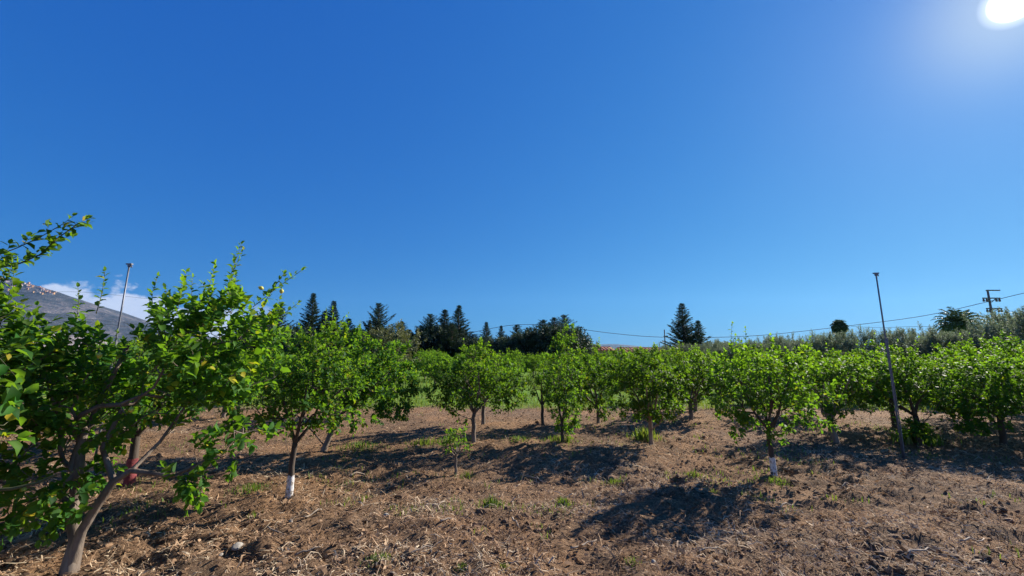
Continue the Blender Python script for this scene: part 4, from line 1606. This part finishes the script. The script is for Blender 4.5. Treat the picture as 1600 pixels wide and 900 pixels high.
# thin dry sprigs and grass in the clearing
n = 26000
ys = 3 * (14 / 3) ** r.random(n)
xs = (r.random(n) * 2 - 1) * 1.35 * ys
k = (vnoise(xs / .9, ys / .6, 95) + vnoise(xs / .3, ys / .25, 96) * .5) > .27
xs, ys = xs[k], ys[k]
o = meshobj('sparse_grass', grass_mesh('sparse_grass', xs, ys, r.uniform(.03, .09, len(xs)), 14))
tag(o, 'sparse thin blades of new grass scattered over the bare soil', 'grass', kind='stuff')


def weed(px, py, wpx, hpx, label, seed, leafy_=False):
    gx_, gy_ = ground_at(px, py)
    zc = gy_ * cp - CAM_H * sp
    W_, H_ = wpx / F * zc, hpx / F * zc
    r = np.random.default_rng(seed)
    root_z = float(DZ(gx_, gy_)) - .005
    n = int(120 + 2.2 * wpx)
    xs, ys = r.normal(0, W_ * .36, n), r.normal(0, W_ * .36, n)
    fall = np.exp(-(xs ** 2 + ys ** 2) / (W_ * .5) ** 2)
    me = grass_mesh('weed_clump', xs, ys, H_ * r.uniform(.3, 1.0, n) * (.3 + .7 * fall), seed, zb=-.0)
    o = empty('weed_clump')
    meshobj('blades', me, o, 'stuff')
    o.location = (gx_, gy_, root_z + .01)
    tag(o, label, 'weeds', 'green weed clumps on the bare soil')


for i, a in enumerate(((768, 790, 34, 20, 'bright green weed clump alone in the middle of the clearing'),
                       (880, 787, 26, 16, 'small green weed clump right of the middle of the clearing'),
                       (1085, 750, 22, 10, 'faint green weed clump above the large shadow patch'),
                       (1208, 752, 48, 14, 'weeds ringing the foot of the right white painted trunk'),
                       (665, 692, 36, 16, 'green grass tuft in the sun left of the round centre tree'),
                       (705, 690, 60, 14, 'long low strip of weeds left of the round centre tree trunk'),
                       (730, 741, 30, 10, 'weeds beside the foot of the small sapling'),
                       (592, 893, 34, 16, 'green weed clump cut by the bottom edge left of centre'),
                       (722, 898, 22, 10, 'small weed clump at the bottom edge below the sapling'),
                       (785, 898, 22, 10, 'small weed clump at the bottom edge near the centre'),
                       (990, 893, 30, 12, 'pale weed clump at the bottom edge right of centre'),
                       (878, 690, 50, 14, 'weeds round the foot of the columnar lemon tree'),
                       (808, 692, 36, 10, 'thin yellow weeds between the round and columnar trees'),
                       (963, 750, 26, 12, 'yellowish weed clump below the columnar tree shadow'),
                       (1008, 690, 40, 26, 'pale sprouts at the foot of the compact dark tree'),
                       (1400, 672, 80, 12, 'thin weeds in the shade behind the metal post'),
                       (1430, 690, 46, 40, 'bright green weeds at the foot of the tree right of the post'),
                       (560, 698, 60, 14, 'dry weeds under the wide dark tree on the left'),
                       (392, 770, 50, 12, 'dusty weeds left of the left white painted trunk'),
                       (1110, 770, 20, 8, 'tiny weed tuft beside the large dark shadow patch'))):
    weed(*a, 300 + i)


def stone(px, py, wpx, label, seed):
    gx_, gy_ = ground_at(px, py)
    zc = gy_ * cp - CAM_H * sp
    s = wpx / F * zc / 2
    r = np.random.default_rng(seed)
    # subdivided icosphere
    v, f = iv.tolist(), if_.tolist()
    for _ in range(2):
        cache, nf = {}, []

        def mid(a, b):
            k = (min(a, b), max(a, b))
            if k not in cache:
                m = nrm((np.array(v[a]) + np.array(v[b])) / 2)
                v.append(m.tolist())
                cache[k] = len(v) - 1
            return cache[k]
        for a, b, c in f:
            x1, x2, x3 = mid(a, b), mid(b, c), mid(c, a)
            nf += [(a, x1, x3), (b, x2, x1), (c, x3, x2), (x1, x2, x3)]
        f = nf
    v = np.array(v)
    k = nrm(r.normal(size=(7, 3)))
    for q in k:
        dd = v @ q
        v = v - q * np.clip(dd - .72, 0, 1)[:, None] * .8
    o = meshobj('stone', npmesh('stone', v * s * np.array([1, .8, .6]), f, M['stone']))
    o.location = (gx_, gy_, float(DZ(gx_, gy_)) + s * .3)
    o.rotation_euler = (0, 0, r.random() * 6)
    tag(o, label, 'stone', 'pale stones on the soil')


for i, a in enumerate(((371, 860, 19, 'largest pale round stone in the left foreground'), (603, 811, 10, 'small white stone lying in the middle foreground'),
                       (454, 819, 9, 'small pale stone below the left white painted trunk'), (585, 840, 8, 'tiny tan stone left of the middle foreground'),
                       (1022, 893, 9, 'tiny pale stone at the bottom edge right of centre'), (345, 868, 8, 'tiny stone beside the largest pale stone'))):
    stone(*a, 400 + i)


def stick(p0, p1, wpx, label, seed):
    a, b = ground_at(*p0), ground_at(*p1)
    r = np.random.default_rng(seed)
    zc = a[1] * cp - CAM_H * sp
    w_ = wpx / F * zc / 2
    pts, rr = [], []
    ctr = ((a[0] + b[0]) / 2, (a[1] + b[1]) / 2)
    gz = float(GH(*ctr))
    for t in np.linspace(0, 1, 7):
        x_, y_ = a[0] + (b[0] - a[0]) * t, a[1] + (b[1] - a[1]) * t
        ln = math.hypot(b[0] - a[0], b[1] - a[1])
        pts.append((x_ - ctr[0] + r.normal(0, .025) * ln, y_ - ctr[1] + r.normal(0, .03) * ln, float(DZ(x_, y_)) - gz + .022 + r.normal(0, .008) + .01 * math.sin(3 * t)))
        rr.append(w_ * (1 - .5 * t))
    o = MB().tube(pts, rr, 7).build('dry_stick', M['stick'], None, True)
    o.location = (ctr[0], ctr[1], gz)
    tag(o, label, 'stick', 'dry sticks on the soil')


for i, a in enumerate((((688, 828), (712, 820), 3.4, 'short pale stick lying flat in the centre foreground'),
                       ((677, 795), (694, 785), 3, 'short light stick left of the bright weed clump'),
                       ((892, 872), (932, 858), 3.4, 'pale forked looking stick right of centre foreground'),
                       ((1415, 893), (1480, 880), 4, 'long curved stick at the bottom right'),
                       ((475, 816), (505, 800), 3, 'thin stick below the left white painted trunk'),
                       ((460, 868), (500, 862), 3.6, 'dark stick lying in the lower left foreground'),
                       ((800, 820), (812, 832), 3, 'small crooked stick near the centre weeds'),
                       ((228, 845), (236, 822), 3, 'upright thin twig in the soil right of the double stem'),
                       ((640, 885), (690, 870), 3, 'long thin stick near the bottom edge left of centre'),
                       ((1215, 800), (1240, 790), 3, 'small stick right of the large shadow patch'),
                       ((1090, 880), (1130, 872), 3, 'grey stick at the bottom right of centre'),
                       ((1500, 855), (1540, 850), 3, 'straight stick in the right foreground'),
                       ((545, 745), (570, 738), 2.6, 'short stick near the long tree shadow'),
                       ((820, 745), (850, 752), 2.6, 'pale stick between the sapling and the shadow'),
                       ((1310, 770), (1345, 764), 2.6, 'thin stick in the sunny soil below the metal post'),
                       ((410, 830), (440, 842), 3, 'bent stick right of the largest stone'))):
    stick(*a, 500 + i)


# ------------------------------------------------------------------ air
zt_ = float(max(mount_h(*np.meshgrid(mx_, my_)).max(), 40)) + 60
hz = MB().box((0, 800, (zt_ - 5) / 2), (9600, 7800, zt_ + 5))
hm, hnt = newmat('thin_haze')
pv = N(hnt, 'ShaderNodeVolumePrincipled', i_Density=HAZE)
pv.inputs['Color'].default_value = (0.25, 0.58, 1.0, 1)
pv.inputs['Anisotropy'].default_value = 0.3
hnt.links.new(pv.outputs[0], N(hnt, 'ShaderNodeOutputMaterial').inputs['Volume'])
tag(hz.build('haze', hm), 'thin blue haze in the air over the orchard and mountain', 'haze', kind='stuff')
